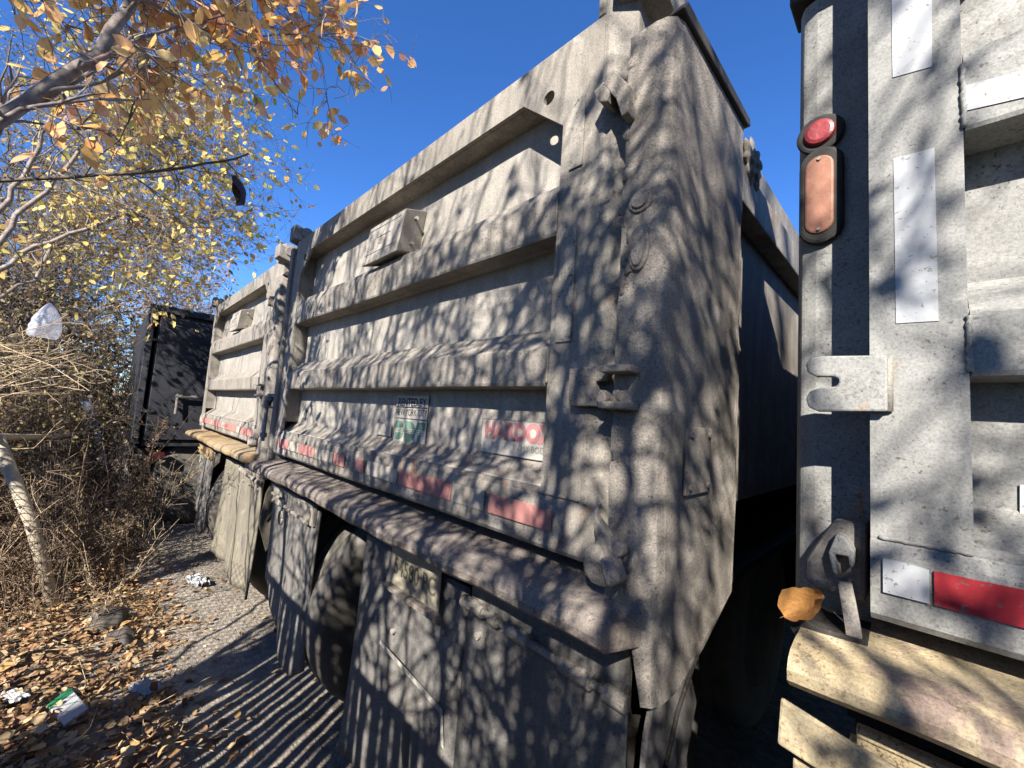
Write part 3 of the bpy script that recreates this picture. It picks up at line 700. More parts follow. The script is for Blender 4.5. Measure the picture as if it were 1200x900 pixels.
# the dark boxy truck beyond
def dark_truck():
    O = (-7.3, .32, -1.5); root = empty('box_truck', O, 'dark slate coloured box body truck half hidden at the far end of the row', 'truck')
    def P(nm, b, mat, bevel=0, parent=None, smooth=False): return part(nm, b, mat, parent or root, O, bevel, smooth)
    b = B(); b.box(-8.5, -6.13, .39, 6, -.58, .95); P('box_body', b, M['blue'], .01)
    b = B(); b.prism([(.30, .93), (.30, 1.01), (6, 1.01), (6, .93)], 'x', -6.135, -6.07); P('roof_rail', b, M['blue'], .006)
    b = B(); b.box(-8.5, -6.09, .30, .36, -.55, .925); P('rear_door', b, M['blue'], .006)
    b = B(); b.box(-6.16, -6.10, .405, 6, -.50, .90); P('side_panel', b, M['blue'], .006)
    b = B(); b.box(-6.12, -6.08, .35, .46, .60, .63); b.box(-6.12, -6.08, .35, .46, -.2, -.17); P('door_hinge', b, M['blue'], .004)
    b = B(); b.tube([(-6.05, .62, .0), (-6.05, .90, .0)], .02, 8); b.tube([(-6.05, .64, .03), (-6.04, .64, -.20)], .014, 8); P('handle', b, M['housing'])
    b = B(); b.box(-6.16, -6.09, .5, .60, -.72, -.64); P('red_reflector', b, M['darkred'])
    b = B(); b.box(-7.9, -6.7, .5, 6, -.95, -.6); P('chassis', b, M['dark'])
    for (xa) in (-6.2, -8.1):
        for yc in (.98, 2.3):
            w = P('wheel', B().lathe_x([(-.02, .06), (-.02, .10), (-.08, .12), (-.09, .22), (-.02, .27), (-.01, .30), (-.25, .30), (-.2, .1)], (xa, yc, -1.0), 32), simple('dusty_rim', (.10, .09, .08), .6), 0, None, True)
            P('tyre', B().lathe_x([(-.25, .29), (-.27, .42), (-.24, .495), (-.03, .495), (0, .42), (-.01, .30)], (xa, yc, -1.0), 44), M['tyre'], 0, w, True)
            bb = B()
            for q in range(10):
                a = q * math.pi / 5; bb.disc((xa - .09, yc + .165 * math.cos(a), -1.0 + .165 * math.sin(a)), 'x', .022, .02, 10)
            P('hub_bolt', bb, M['edge'], 0, w)
    b = B(); b.prism([(.33, -.60), (.50, -.60), (.52, -1.2), (.36, -1.25)], 'x', -6.75, -6.2); P('mud_flap', b, M['black'], .004)
dark_truck()

# a curled leaf resting on the pale truck
def big_leaf(name, label, cat, base, tip, width, mat, curl=.3, seed=0, up=None, group=None, n=9):
    rnd = random.Random(seed); base = Vector(base); tip = Vector(tip); d = tip - base; L = d.length; d.normalize()
    up = Vector(up or (0, -.6, .8)); s = d.cross(up).normalized(); u = s.cross(d).normalized()
    b = B(); rows = []
    for i in range(n + 1):
        t = i / n; w = width * math.sin(math.pi * min(1, t * .92 + .06)) ** .75 / 2 * (1 - .15 * t)
        row = []
        for j in range(-3, 4):
            f = j / 3; p = base + d * (t * L) + s * (w * f * (1 + .08 * rnd.uniform(-1, 1)))
            p += u * (curl * abs(f) ** 1.3 * width * .5 + math.sin(t * 5 + f * 2 + seed) * L * .05 + rnd.uniform(-1, 1) * L * .012 + curl * t * t * L * .25 + .05 * L * math.cos(j * 3.1 + t * 9) * abs(f))
            row.append(b.bm.verts.new(p))
        rows.append(row)
    for i in range(n):
        for j in range(6): b.bm.faces.new((rows[i][j], rows[i][j + 1], rows[i + 1][j + 1], rows[i + 1][j]))
    b.tube([base - d * L * .12 - u * L * .03, base, base + d * L * .5 + u * .001], [L * .008, L * .010, L * .003], 5)
    o = part(name, b, mat, None, tuple(base), 0, True); pointify(o, label, cat, group); return o
tan = simple('tan_leaf', (.44, .22, .065), .6, .5, 26, .8)
big_leaf('leaf', 'large curled golden tan leaf resting on the latch of the pale truck', 'leaf', onY(919, 722, .875), onY(970, 706, .895), .058, tan, .9, 3, (0, -.8, .6), None, 14)

# ---------------------------------------------------------------- generic fast meshes
def fast(name, V, F, mat, parent=None, origin=(0, 0, 0), smooth=True):
    me = bpy.data.meshes.new(name); V = np.asarray(V, float) - np.array(origin)
    F = np.asarray(F, np.int32); k = F.shape[1]
    me.vertices.add(len(V)); me.vertices.foreach_set('co', V.astype(np.float32).ravel())
    me.loops.add(F.size); me.loops.foreach_set('vertex_index', F.ravel())
    me.polygons.add(len(F)); me.polygons.foreach_set('loop_start', np.arange(0, F.size, k, dtype=np.int32))
    me.update(calc_edges=True)
    return link(name, me, mat, parent, origin, 0, smooth)
def tubes(name, lines, mat, parent=None, origin=(0, 0, 0), sides=5):
    V = []; F = []; off = 0
    for pts, rad in lines:
        pts = np.asarray(pts, float); n = len(pts)
        if n < 2: continue
        d = np.gradient(pts, axis=0); d /= np.linalg.norm(d, axis=1)[:, None] + 1e-9
        ref = np.array([.3, .2, 1.]) if abs(d[0][2]) < .8 * 1 else np.array([1., .3, .1])
        u = np.cross(d, ref); u /= np.linalg.norm(u, axis=1)[:, None] + 1e-9; w = np.cross(d, u)
        a = np.arange(sides) * 2 * math.pi / sides
        rad = np.asarray(rad, float) * np.ones(n)
        ring = pts[:, None, :] + rad[:, None, None] * (u[:, None, :] * np.cos(a)[None, :, None] + w[:, None, :] * np.sin(a)[None, :, None])
        V.append(ring.reshape(-1, 3))
        i = np.arange(n - 1)[:, None] * sides; k = np.arange(sides)[None, :]; k2 = (k + 1) % sides
        F.append(np.stack([off + i + k, off + i + k2, off + i + sides + k2, off + i + sides + k], -1).reshape(-1, 4)); off += n * sides
    return fast(name, np.concatenate(V), np.concatenate(F), mat, parent, origin)
def leaves(name, P, D, S, mat, parent=None, origin=(0, 0, 0), seed=0, ratio=.62, fold=.3, flat=False):
    rng = np.random.RandomState(seed); n = len(P); P = np.asarray(P, float); D = np.asarray(D, float); D /= np.linalg.norm(D, axis=1)[:, None] + 1e-9
    r = rng.normal(size=(n, 3)); 
    if flat: r = r * .35 + np.array([0, 0, 1.])
    side = np.cross(D, r); side /= np.linalg.norm(side, axis=1)[:, None] + 1e-9; up = np.cross(side, D)
    S = np.asarray(S)[:, None]; fo = (fold * rng.uniform(-.6, 1.4, n))[:, None]; be = rng.uniform(-.25, .25, (n, 1))
    W = ratio * rng.uniform(.8, 1.2, (n, 1))
    def pt(t, w, h): return P + D * S * t + side * S * W * w * .5 + up * S * (h * fo + be * t * t)
    vs = [pt(0, 0, 0), pt(.3, -.92, .4), pt(.3, 0, 0), pt(.3, .92, .4), pt(.68, -.78, .38), pt(.68, 0, 0), pt(.68, .78, .38), pt(1, 0, 0)]
    V = np.stack(vs, 1).reshape(-1, 3)
    q = np.array([[0, 2, 1, 1], [0, 3, 2, 2], [1, 2, 5, 4], [2, 3, 6, 5], [4, 5, 7, 7], [5, 6, 7, 7]])
    tri = np.array([[0, 2, 1], [0, 3, 2], [1, 2, 5], [1, 5, 4], [2, 3, 6], [2, 6, 5], [4, 5, 7], [5, 6, 7]])
    F = (np.arange(n)[:, None, None] * 8 + tri[None]).reshape(-1, 3)
    return fast(name, V, F, mat, parent, origin)

class Tree:
    def __init__(s, seed): s.r = np.random.RandomState(seed); s.lines = []; s.tips = []; s.minr = .0009; s.tf = .45
    def limb(s, pts, r0, r1, twigs=6, tl=.5, depth=2, bias=(0, 0, .15), leafd=.12, start=.1, spread=.9):
        pts = np.asarray(pts, float)
        # densify with wobble
        out = [pts[0]]
        for a, b in zip(pts[:-1], pts[1:]):
            L = np.linalg.norm(b - a); m = max(2, int(L / .12))
            for k in range(1, m + 1): out.append(a + (b - a) * k / m + s.r.normal(0, .006 + L * .008 * (k < m), 3) * (k < m))
        out = np.array(out); rad = np.linspace(r0, r1, len(out)); s.lines.append((out, rad))
        n = len(out)
        for k in range(twigs):
            i = int(n * (start + (1 - start) * s.r.rand())); i = min(i, n - 2)
            d = out[i + 1] - out[i]; d /= np.linalg.norm(d) + 1e-9
            nd = d * .7 + s.r.normal(0, spread * .5, 3) + np.array(bias); nd /= np.linalg.norm(nd)
            s.grow(out[i], nd, tl * s.r.uniform(.5, 1.2), max(rad[i] * s.tf, .0016), depth, bias, leafd)
        s.tips.append((out[-1], out[-1] - out[-2]))
    def grow(s, p, d, L, r, depth, bias, leafd):
        m = max(3, int(L / .05)); m = min(m, 9); pts = [p]; dd = d.copy()
        for k in range(m):
            dd = dd + s.r.normal(0, .16, 3) + np.array(bias) * .06; dd /= np.linalg.norm(dd); pts.append(pts[-1] + dd * L / m)
        pts = np.array(pts); s.lines.append((pts, np.linspace(r, max(r * .3, s.minr), m + 1)))
        if depth > 0:
            for k in range(s.r.randint(2, 5)):
                i = s.r.randint(1, m + 1); nd = dd * .6 + s.r.normal(0, .55, 3); nd /= np.linalg.norm(nd)
                s.grow(pts[i], nd, L * s.r.uniform(.4, .75), max(r * (.55 if s.minr < .001 else .66), .0012), depth - 1, bias, leafd)
        if depth <= 1:
            cnt = max(1, int(L / leafd))
            for k in range(cnt):
                i = s.r.randint(1, m + 1); s.tips.append((pts[i] + s.r.normal(0, .004, 3), dd * .5 + s.r.normal(0, .6, 3) + np.array([0, 0, -.35])))
    def build(s, name, label, cat, base, barkm, leafm, size, keep=1., seed=0, group=None, sides=5, near=None, leafname='leaves', ratio=.62, clip=None):
        root = empty(name, base, label, cat, group)
        tubes('branches', s.lines, barkm, root, base, sides)
        t = [x for x in s.tips if s.r.rand() < keep and (clip is None or clip(x[0]))]
        if leafm is not None and t:
            P = np.array([x[0] for x in t]); D = np.array([x[1] for x in t])
            leaves(leafname, P, D, s.r.uniform(.6, 1.25, len(t)) * size, leafm, root, base, seed, ratio)
        return root
def trunk(base, *pts): return [np.array(base)] + [np.array(p) for p in pts]

# A: overhanging branches close to the camera, big orange leaves
t = Tree(11); baseA = (-1.75, -1.15, -1.45)
T_A = np.array([-1.62, -.62, .12])
t.limb(trunk(baseA, (-1.78, -1.0, -.7), T_A), .035, .026, 0)
t.limb([T_A, at(0, 140, 1.25), at(85, 82, 1.35), at(130, 35, 1.42), at(158, -4, 1.48), at(185, -90, 1.6), at(250, -180, 1.7)], .024, .012, 14, .35, 2, (0, 0, -.1), .06)
t.limb([at(-40, 175, 1.2), at(0, 142, 1.25), at(50, 118, 1.34), at(100, 88, 1.42), at(128, 62, 1.5), at(170, 56, 1.6)], .013, .006, 8, .25, 2, (0, 0, -.1), .06)
t.limb([at(100, 88, 1.42), at(165, 45, 1.55), at(240, 25, 1.7), at(290, 45, 1.8), at(345, 40, 1.9), at(395, 42, 2.0)], .006, .002, 22, .28, 2, (0, 0, -.12), .035)
t.limb([at(185, -90, 1.6), at(240, -40, 1.7), at(300, -20, 1.8), at(350, 5, 1.9), at(380, 20, 2.0)], .007, .002, 22, .30, 2, (0, 0, -.3), .03)
t.limb([at(60, -120, 1.5), at(120, -50, 1.6), at(200, -15, 1.7), at(260, 10, 1.8)], .008, .002, 26, .3, 2, (0, 0, -.4), .03)
t.limb([at(-40, -60, 1.4), at(30, -20, 1.5), at(75, 28, 1.6), at(150, 45, 1.75)], .006, .002, 16, .3, 2, (0, 0, -.4), .05)
t.limb([at(150, 30, 1.6), at(200, 60, 1.7), at(215, 100, 1.75)], .003, .001, 8, .2, 1, (0, 0, -.4), .05)
t.build('overhanging_tree', 'near tree with a grey forked limb and large orange leaves at the top left', 'tree', baseA, M['bark'], M['leaf_orange'], .064, .36, 1, None, 8)
# B: dark long twig with hanging dead leaves
t = Tree(12); baseB = (-2.3, -1.25, -1.45)
t.limb(trunk(baseB, (-2.2, -.95, -.4), at(-120, 222, 1.7), at(0, 212, 1.75), at(80, 208, 1.8), at(150, 204, 1.85), at(220, 196, 1.95), at(262, 189, 2.0), at(291, 180, 2.05)), .016, .0045, 8, .3, 2, (0, 0, 0), .2, .55)
t.limb([at(262, 189, 2.0), at(275, 200, 2.02), at(286, 208, 2.05)], .003, .002, 0)
t.limb([at(150, 145, 1.8), at(165, 110, 1.8), at(175, 100, 1.8)], .003, .0015, 0)
t.limb([at(100, 205, 1.8), at(140, 165, 1.8), at(160, 125, 1.8), at(170, 105, 1.8)], .003, .0015, 2, .15, 1, (0, 0, 0), .2)
t.build('sapling', 'sapling reaching one long dark bare twig across the left of the sky', 'tree', baseB, M['barkdark'], M['leaf_yellow'], .035, .4, 2)
for (a, c, s_, lab) in ((at(168, 106, 1.8), at(188, 90, 1.82), 1, 'black shrivelled leaf hanging below the forked grey limb'), (at(278, 206, 2.04), at(301, 240, 2.06), 2, 'black shrivelled leaf at the end of the long dark twig')):
    big_leaf('dead_leaf', lab, 'leaf', a, c, .055, M['leaf_dead'], 1.5, s_, (0, -1, .2), 'shrivelled black leaves hanging from twigs')
# C: yellow leaved tree filling the middle of the left side
t = Tree(21); baseC = (-4.9, -1.35, -1.45); J = np.array([-4.9, -.95, .3])
t.limb(trunk(baseC, (-4.95, -1.2, -.5), J), .07, .05, 0)
def fanlimb(t, J, ends, r0, n, tl, d, bias, ld, start=.15):
    for e in ends:
        e = np.array(e); mid = (J + e) / 2 + t.r.normal(0, .12, 3) + np.array([0, 0, .12]); t.limb([J, J * .65 + mid * .35 + t.r.normal(0, .05, 3), mid, e], r0, .003, n, tl, d, bias, ld, start)
endsC = [at(225, 110, 3.2), at(290, 150, 3.6), at(300, 245, 3.9), at(250, 250, 3.6), at(150, 120, 3.4), at(180, 200, 3.7), at(280, 200, 4.0), at(255, 80, 3.5), at(205, 280, 4.2), at(235, 130, 4.0), at(265, 270, 3.8), at(130, 230, 4.0), at(225, 190, 3.4), at(110, 300, 4.0), at(170, 320, 4.4), at(280, 120, 3.4), at(200, 60, 3.4), at(70, 260, 3.7), at(240, 310, 4.3)]
hubs = [at(60, 290, 3.6), at(110, 160, 3.5), at(150, 250, 3.9), at(80, 90, 3.4)]
for h in hubs: t.limb([J, J * .5 + np.array(h) * .5 + t.r.normal(0, .12, 3), h], .022, .012, 5, .5, 2, (0, 0, 0), .14, .5)
for k, e_ in enumerate(endsC):
    h = min(hubs, key=lambda q: np.linalg.norm(np.array(q) - e_)); h = np.array(h); mid = (h + e_) / 2 + t.r.normal(0, .12, 3); t.limb([h, mid, e_], .009, .002, 30, .5, 2, (0, 0, 0), .075, .1)
t.limb([at(60, 200, 3.2), at(125, 230, 3.3), at(190, 262, 3.5), at(235, 290, 3.7)], .008, .002, 14, .4, 2, (0, 0, 0), .12)
def clipC(p):
    c = AX.T @ p; return c[2] > 0 and True
t.build('yellow_leaved_tree', 'tree with small yellow leaves standing behind the near orange tree', 'tree', baseC, M['bark'], M['leaf_yellow'], .062, .30, 3, None, 4)
# D: further trees and thicket
bgs = [(-11.5, .9, 5, 'pinkish leaved tree rising behind the dark box truck', 'leaf_pink', [(220, 230, 9), (235, 290, 9.5), (200, 260, 9), (170, 290, 9), (250, 335, 10), (200, 330, 9), (160, 240, 8.8), (235, 335, 9.2)], .07, 22, .9, 'barkpale'),
       (-9.2, -.9, 6, 'dense olive thicket tree at the left edge behind the plastic bag', 'leaf_olive', [(10, 150, 6.5), (60, 200, 6.8), (120, 190, 7), (30, 260, 6.4), (90, 270, 6.6), (150, 280, 7), (0, 300, 6), (60, 330, 6.2), (120, 350, 6.5), (20, 80, 6.8), (90, 110, 7), (150, 330, 7), (160, 390, 6.8)], .05, 34, .75, 'barkdark'),
       (-12.5, -1.0, 7, 'tall olive tree furthest back on the left under the orange leaves', 'leaf_olive', [(40, 30, 9), (120, 60, 9.5), (180, 130, 10), (0, 110, 9), (80, 150, 9), (150, 200, 10), (190, 230, 10.5), (60, 90, 9.6), (20, 200, 9), (110, 230, 9)], .075, 26, 1.1, 'barkdark')]
for (bx, by, sd, lab, lm, ends, ls, n, tl, bk) in bgs:
    t = Tree(sd); base = (bx, by, -1.45); J = np.array([bx + .2, by, .2]); t.limb(trunk(base, (bx, by + .1, -.6), J), .09, .06, 0)
    fanlimb(t, J, [at(*e) for e in ends], .028, n, tl, 2, (0, 0, 0), .16, .3)
    t.build('tree', lab, 'tree', base, M[bk], M[lm], ls, .85, sd, 'trees beyond the fence', 4)
# undergrowth shrubs, dark brown, low
shr = [(-5.9, -.55, 31, 'brown leafless shrub tangled behind the leaning beige post'), (-7.2, -.15, 32, 'brown shrub between the blue post and the dark truck'), (-6.8, -1.0, 33, 'brown shrub at the left edge below the plastic bag'), (-8.5, .05, 34, 'dark shrub furthest back along the fence'), (-5.0, -.75, 35, 'brown shrub nearest the camera at the left edge')]
for (bx, by, sd, lab) in shr:
    t = Tree(sd); base = (bx, by, -1.42); base3 = np.array(base)
    for k in range(15):
        a = t.r.uniform(0, 6.28); e = base3 + np.array([math.cos(a) * t.r.uniform(.2, .9), math.sin(a) * t.r.uniform(.1, .45), t.r.uniform(.7, 2.3)])
        t.limb([base3 + t.r.normal(0, .06, 3) * (1, 1, 0), (base3 + e) / 2 + t.r.normal(0, .12, 3), e], .010, .002, 15, .5, 2, (0, 0, .0), .22)
    t.build('shrub', lab, 'shrub', base, M['barkdark'], M['leaf_olive'], .035, .8, sd, 'shrubs along the fence', 4)

def hedge(nm, lab, x0, x1, y0, y1, z1, n, size, mat, seed, grp):
    rg = np.random.RandomState(seed); X = rg.uniform(x0, x1, n); Y = rg.uniform(y0, y1, n)
    top = z1 + .28 * np.sin(X * 2.3 + seed) + .2 * np.sin(X * 5.1 + Y * 2) + .15 * np.sin(Y * 3.7)
    Z = -1.5 + (top + 1.5) * rg.rand(n) ** .8
    base = ((x0 + x1) / 2, (y0 + y1) / 2, -1.5); root = empty(nm, base, lab, 'hedge', grp)
    leaves('leaves', np.stack([X, Y, Z], 1), rg.normal(size=(n, 3)), rg.uniform(.6, 1.4, n) * size, mat, root, base, seed, .55)
    ln = []
    for k in range(int(n / 40)):
        x, y = rg.uniform(x0, x1), rg.uniform(y0, y1); p = np.array([x, y, -1.5]); e = np.array([x + rg.normal(0, .5), y + rg.normal(0, .3), -1.5 + (z1 + 1.5) * rg.uniform(.5, 1.05)]); m_ = (p + e) / 2 + rg.normal(0, .12, 3)
        ln.append((np.array([p, (p + m_) / 2 + rg.normal(0, .04, 3), m_, (m_ + e) / 2 + rg.normal(0, .06, 3), e]), [.010, .008, .006, .004, .0015]))
        for q in range(5):
            u = rg.rand(); s0 = p + (e - p) * u; s1 = s0 + rg.normal(0, .28, 3); ln.append((np.array([s0, (s0 + s1) / 2 + rg.normal(0, .05, 3), s1]), [.004, .003, .001]))
    tubes('branches', ln, M['barkdark'], root, base, 4)
HG = 'brush thickets round the yard'
hedge('thicket', 'dark brown brush thicket filling the back behind the chain link fence', -9.5, -7.6, -2.2, .15, .9, 9000, .075, M['leaf_brown'], 1, HG)
hedge('thicket', 'tall dark brush thicket at the very end of the yard beyond the box truck', -15, -12, -3, 4, 2.0, 9000, .12, M['leaf_brown'], 2, HG)
hedge('thicket', 'brown brush thicket at the left edge behind the leaning post', -7.2, -5.4, -2.2, -.72, 1.0, 7000, .06, M['leaf_brown'], 3, HG)
hedge('thicket', 'long unseen brush thicket added behind the photographer to block sky light', -4.5, 6, -4.6, -3.6, .5, 6000, .16, M['leaf_brown'], 4, HG)  # added out of view to keep low sky light off the tailgates
hedge('thicket', 'unseen brush thicket added to the right of the photographer to block sky light', 4.5, 6, -2.7, 1.0, 1.6, 3000, .16, M['leaf_brown'], 5, HG)  # added side screen against sky light
hedge('thicket', 'brush thicket added behind the row of trucks to close off the open sky', -9, 6, 8.6, 9.8, 2.2, 6000, .18, M['leaf_brown'], 6, HG)  # added so that less sky light comes in under the trucks
def bramble(nm, lab, x0, x1, y0, y1, z1, n, seed, mat, grp, nl=1500):
    rg = np.random.RandomState(seed); ln = []; base = ((x0 + x1) / 2, (y0 + y1) / 2, -1.5)
    for k in range(n):
        p = np.array([rg.uniform(x0, x1), rg.uniform(y0, y1), -1.5]); q = p.copy(); d = np.array([rg.normal(0, .5), rg.normal(0, .35), 1.]); pts = [q.copy()]; H = rg.uniform(.4, 1.) * (z1 + 1.5)
        for j in range(12):
            d = d + rg.normal(0, .28, 3) + np.array([0, 0, -.10]); d /= np.linalg.norm(d); q = q + d * H / 9; q[1] = min(q[1], y1 + .1); pts.append(q.copy())
        r0 = rg.uniform(.002, .006); ln.append((np.array(pts), np.linspace(r0, .001, 13)))
        for j in range(5):
            a = pts[rg.randint(2, 12)]; e = a + rg.normal(0, .16, 3); e[1] = min(e[1], y1 + .12); ln.append((np.array([a, (a + e) / 2 + rg.normal(0, .03, 3), e]), [.0022, .0018, .0009]))
    root = empty(nm, base, lab, 'bramble', grp); tubes('stems', ln, mat, root, base, 4)
    P = np.array([l[0][-1] for l in ln]); P = P[rg.randint(0, len(P), nl)] + rg.normal(0, .03, (nl, 3)); leaves('leaves', P, rg.normal(size=(nl, 3)), rg.uniform(.02, .05, nl), M['leaf_brown'], root, base, seed, .5)
BG = 'brambles along the sagging fence'
bramble('bramble', 'dark bramble tangle between the leaning post and the dark truck', -6.6, -5.0, -.45, .16, .1, 260, 51, M['barkdark'], BG)
bramble('bramble', 'brown bramble tangle behind the leaning post at the left edge', -5.4, -4.3, -.95, -.12, .0, 240, 52, M['weed'], BG)
bramble('bramble', 'dark bramble tangle under the plastic bag', -6.8, -5.2, -1.2, -.3, .7, 260, 53, M['barkdark'], BG)
bramble('bramble', 'dark bramble tangle in front of the dark truck', -6.0, -5.0, .0, .36, -.55, 110, 54, M['barkdark'], BG, 500)
# dry cane bundle reaching in from the left
t = Tree(41); baseS = (-3.4, -1.0, -1.45); J = np.array(at(-140, 470, 2.4))
t.limb(trunk(baseS, J * .5 + np.array(baseS) * .5, J), .02, .012, 0)
strw = [[(-140, 470), (0, 404), (60, 428), (105, 458)], [(-140, 480), (0, 420), (50, 412)], [(-100, 460), (0, 400), (35, 386), (80, 368)], [(-100, 470), (-10, 432), (45, 420), (85, 396)], [(-120, 480), (0, 445), (45, 425), (88, 414)], [(-120, 490), (0, 455), (60, 442), (112, 434)], [(-120, 490), (0, 438), (20, 432), (48, 427)], [(-120, 470), (0, 425), (60, 452), (100, 458)], [(-140, 500), (0, 466), (35, 458)], [(-100, 600), (0, 655), (30, 620), (70, 585)], [(-90, 540), (-10, 525), (40, 525), (60, 505)], [(-100, 500), (0, 452), (30, 455), (68, 450)]]
for k, s_ in enumerate(strw):
    t.limb([at(px, py, 2.3 + .1 * (k % 4)) for px, py in s_], .0045, .0018, 4, .16, 1, (0, 0, .0), 9)
for k in range(26):
    y0 = 395 + 75 * t.r.rand(); sl_ = t.r.uniform(-.45, .15); L = t.r.uniform(30, 110); dd = t.r.uniform(2.2, 3.2)
    t.limb([at(-90, y0 - sl_ * 90 + 12, dd), at(-5, y0, dd), at(L * .6, y0 + sl_ * L * .6 + t.r.uniform(-6, 6), dd + .1), at(L, y0 + sl_ * L, dd + .2)], .003, .0012, 2, .15, 1, (0, 0, 0), 9)
t.build('dry_cane_bush', 'bush of pale straw coloured dry canes reaching in at the left edge', 'shrub', baseS, M['straw'], None, .03, 1, 4, None, 5)

# dry weeds standing by the lane
def weed(nm, lab, base, stems, mat, seed, fuzz=0, grp=None):
    rng = np.random.RandomState(seed); lines = []; base = np.array(base); Ps = []; Ds = []
    for pts, r0, fz in stems:
        pts = np.array(pts, float); t = np.linspace(0, 1, len(pts)); tt = np.linspace(0, 1, 14)
        q = np.stack([np.interp(tt, t, pts[:, k]) for k in range(3)], 1) + rng.normal(0, .006, (14, 3)); q[0] = pts[0]
        lines.append((q, np.linspace(r0, r0 * .35, 14)))
        for k in range(int(fz)):
            i = rng.randint(3, 14); e = q[i] + rng.normal(0, .03, 3) + np.array([0, 0, .015]); lines.append((np.array([q[i], (q[i] + e) / 2 + rng.normal(0, .006, 3), e]), [.0016, .0013, .0008])); Ps.append(e); Ds.append(rng.normal(size=3)); Ps.append(q[i] + rng.normal(0, .02, 3)); Ds.append(rng.normal(size=3))
        for k in range(5):
            i = rng.randint(4, 13); d = q[min(i + 1, 13)] - q[i - 1]; d /= np.linalg.norm(d); e = q[i] + (d + rng.normal(0, .5, 3)) * rng.uniform(.08, .3); lines.append((np.array([q[i], (q[i] + e) / 2 + rng.normal(0, .015, 3), e]), [.0022, .0018, .001]))
    root = empty(nm, tuple(base), lab, 'dry weed', grp); tubes('stems', lines, mat, root, tuple(base), 4)
    if Ps: leaves('seed_heads', Ps, Ds, rng.uniform(.012, .028, len(Ps)), M['weed'], root, tuple(base), seed, .5)['kind'] = 'stuff'
G = 'dry weeds by the lane'
def gp(px, py): p = onZ(px, py, -1.5); p[2] = -1.5 + gh(p[0], p[1]); return p
b0 = gp(135, 690)
def atX(px, py, X): return onX(px, py, X)
X0 = b0[0]
weed('dry_weed', 'tall dry weed with a plume of brown seeds leaning towards the trucks', b0, [([b0, atX(150, 610, X0), atX(165, 560, X0), atX(182, 520, X0), atX(192, 494, X0)], .007, 130), ([b0, atX(140, 640, X0), atX(150, 590, X0), atX(156, 545, X0)], .008, 150), ([b0, atX(120, 620, X0), atX(128, 570, X0), atX(121, 517, X0)], .005, 0), ([b0, atX(120, 640, X0), atX(117, 600, X0), atX(160, 560, X0), atX(228, 478, X0 - .05)], .003, 0)], M['weed'], 61, 1, G)
b1 = gp(105, 700); X1 = b1[0]
weed('dry_weed', 'bushy brown weed clump just left of the plumed weed', b1, [([b1, atX(95 + 12 * k, 640 - 6 * k, X1), atX(80 + 22 * k, 590 - 5 * k, X1 - .1 * k)], .004, 60) for k in range(6)], M['weed'], 62, 1, G)
b2 = gp(60, 690); X2 = b2[0]
weed('dry_weed', 'low weed clump around the foot of the leaning beige post', b2, [([b2, atX(30 + 16 * k, 640, X2), atX(15 + 22 * k, 600 + 7 * (k % 3), X2)], .0035, 30) for k in range(6)], M['weed'], 63, 1, G)
b3 = gp(165, 650); X3 = b3[0]
weed('dry_weed', 'thin pale weed stalks furthest along the lane before the dark truck', b3, [([b3, atX(170 + 10 * k, 600 - 8 * k, X3), atX(175 + 16 * k, 560 - 12 * (k % 3), X3)], .003, 12) for k in range(5)], M['straw'], 64, 1, G)
b4 = gp(120, 745); X4 = b4[0]
weed('dry_weed', 'flattened dry weed stalk lying towards the trucks on the leaves', b4, [([b4, atX(125, 700, X4), atX(160, 670, X4), atX(190, 622, X4)], .004, 45), ([b4, atX(110, 700, X4), atX(95, 650, X4)], .003, 35)], M['straw'], 65, 1, G)
b5 = gp(20, 760); X5 = b5[0]
weed('dry_weed', 'grassy weed stalks at the left edge in front of the beige post', b5, [([b5, atX(10 + 9 * k, 700, X5), atX(-5 + 16 * k, 640 + 9 * (k % 3), X5)], .003, 22) for k in range(5)], M['weed'], 66, 1, G)

# ---------------------------------------------------------------- fences
def chainlink(p0, p1, z0f, z1f, cell, r, lean=(0, 0)):
    """diagonal wires between two ends; z0f, z1f bottom and top at both ends"""
    p0 = np.array(p0); p1 = np.array(p1); L = np.linalg.norm(p1 - p0); lines = []
    H = max(z1f) - min(z0f)
    rng = np.random.RandomState(1)
    def pos(u, h):
        t = u / L; zb = z0f[0] * (1 - t) + z0f[1] * t; zt = z1f[0] * (1 - t) + z1f[1] * t; hh = h / H
        x = p0 + (p1 - p0) * t; return np.array([x[0] + lean[0] * hh, x[1] + lean[1] * hh, zb + (zt - zb) * hh])
    for s in (1, -1):
        u = -H
        while u < L + H:
            pts = []
            for h in np.arange(0, H + 1e-6, cell / 2):
                uu = u + s * h
                if 0 <= uu <= L: pts.append(pos(uu, h) + rng.normal(0, .0015, 3))
            if len(pts) > 1: lines.append((np.array(pts), r))
            u += cell
    return lines
# leaning chain link fence on the left
bp = gp(70, 722); FO = tuple(bp)
fr = empty('chain_link_fence', FO, 'sagging chain link fence with a leaning beige post among the weeds', 'fence')
topP = onX(-4, 512, bp[0] - .15); b = B(); b.tube([bp - np.array([0, 0, .1]), (bp + topP) / 2 + np.array([0, .01, 0]), topP], [.034, .034, .034], 12); part('post', b, M['post'], fr, FO, 0, True)['label'] = 'leaning beige post'
p2b = onX(138, 640, -6.6); p2b[2] = -1.5; p2t = onX(100, 468, -6.6); b = B(); b.tube([p2b, p2t], .045, 10); part('post', b, M['bluepost'], fr, FO, 0, True)['label'] = 'blue grey post'
rl = [onX(-60, 512, bp[0] + .6), topP, onX(60, 512, -5.4), onX(95, 508, -6.6), onX(125, 500, -7.2), onX(168, 494, -7.8)]
b = B(); b.tube(rl, .022, 8); part('top_rail', b, M['post'], fr, FO, 0, True)
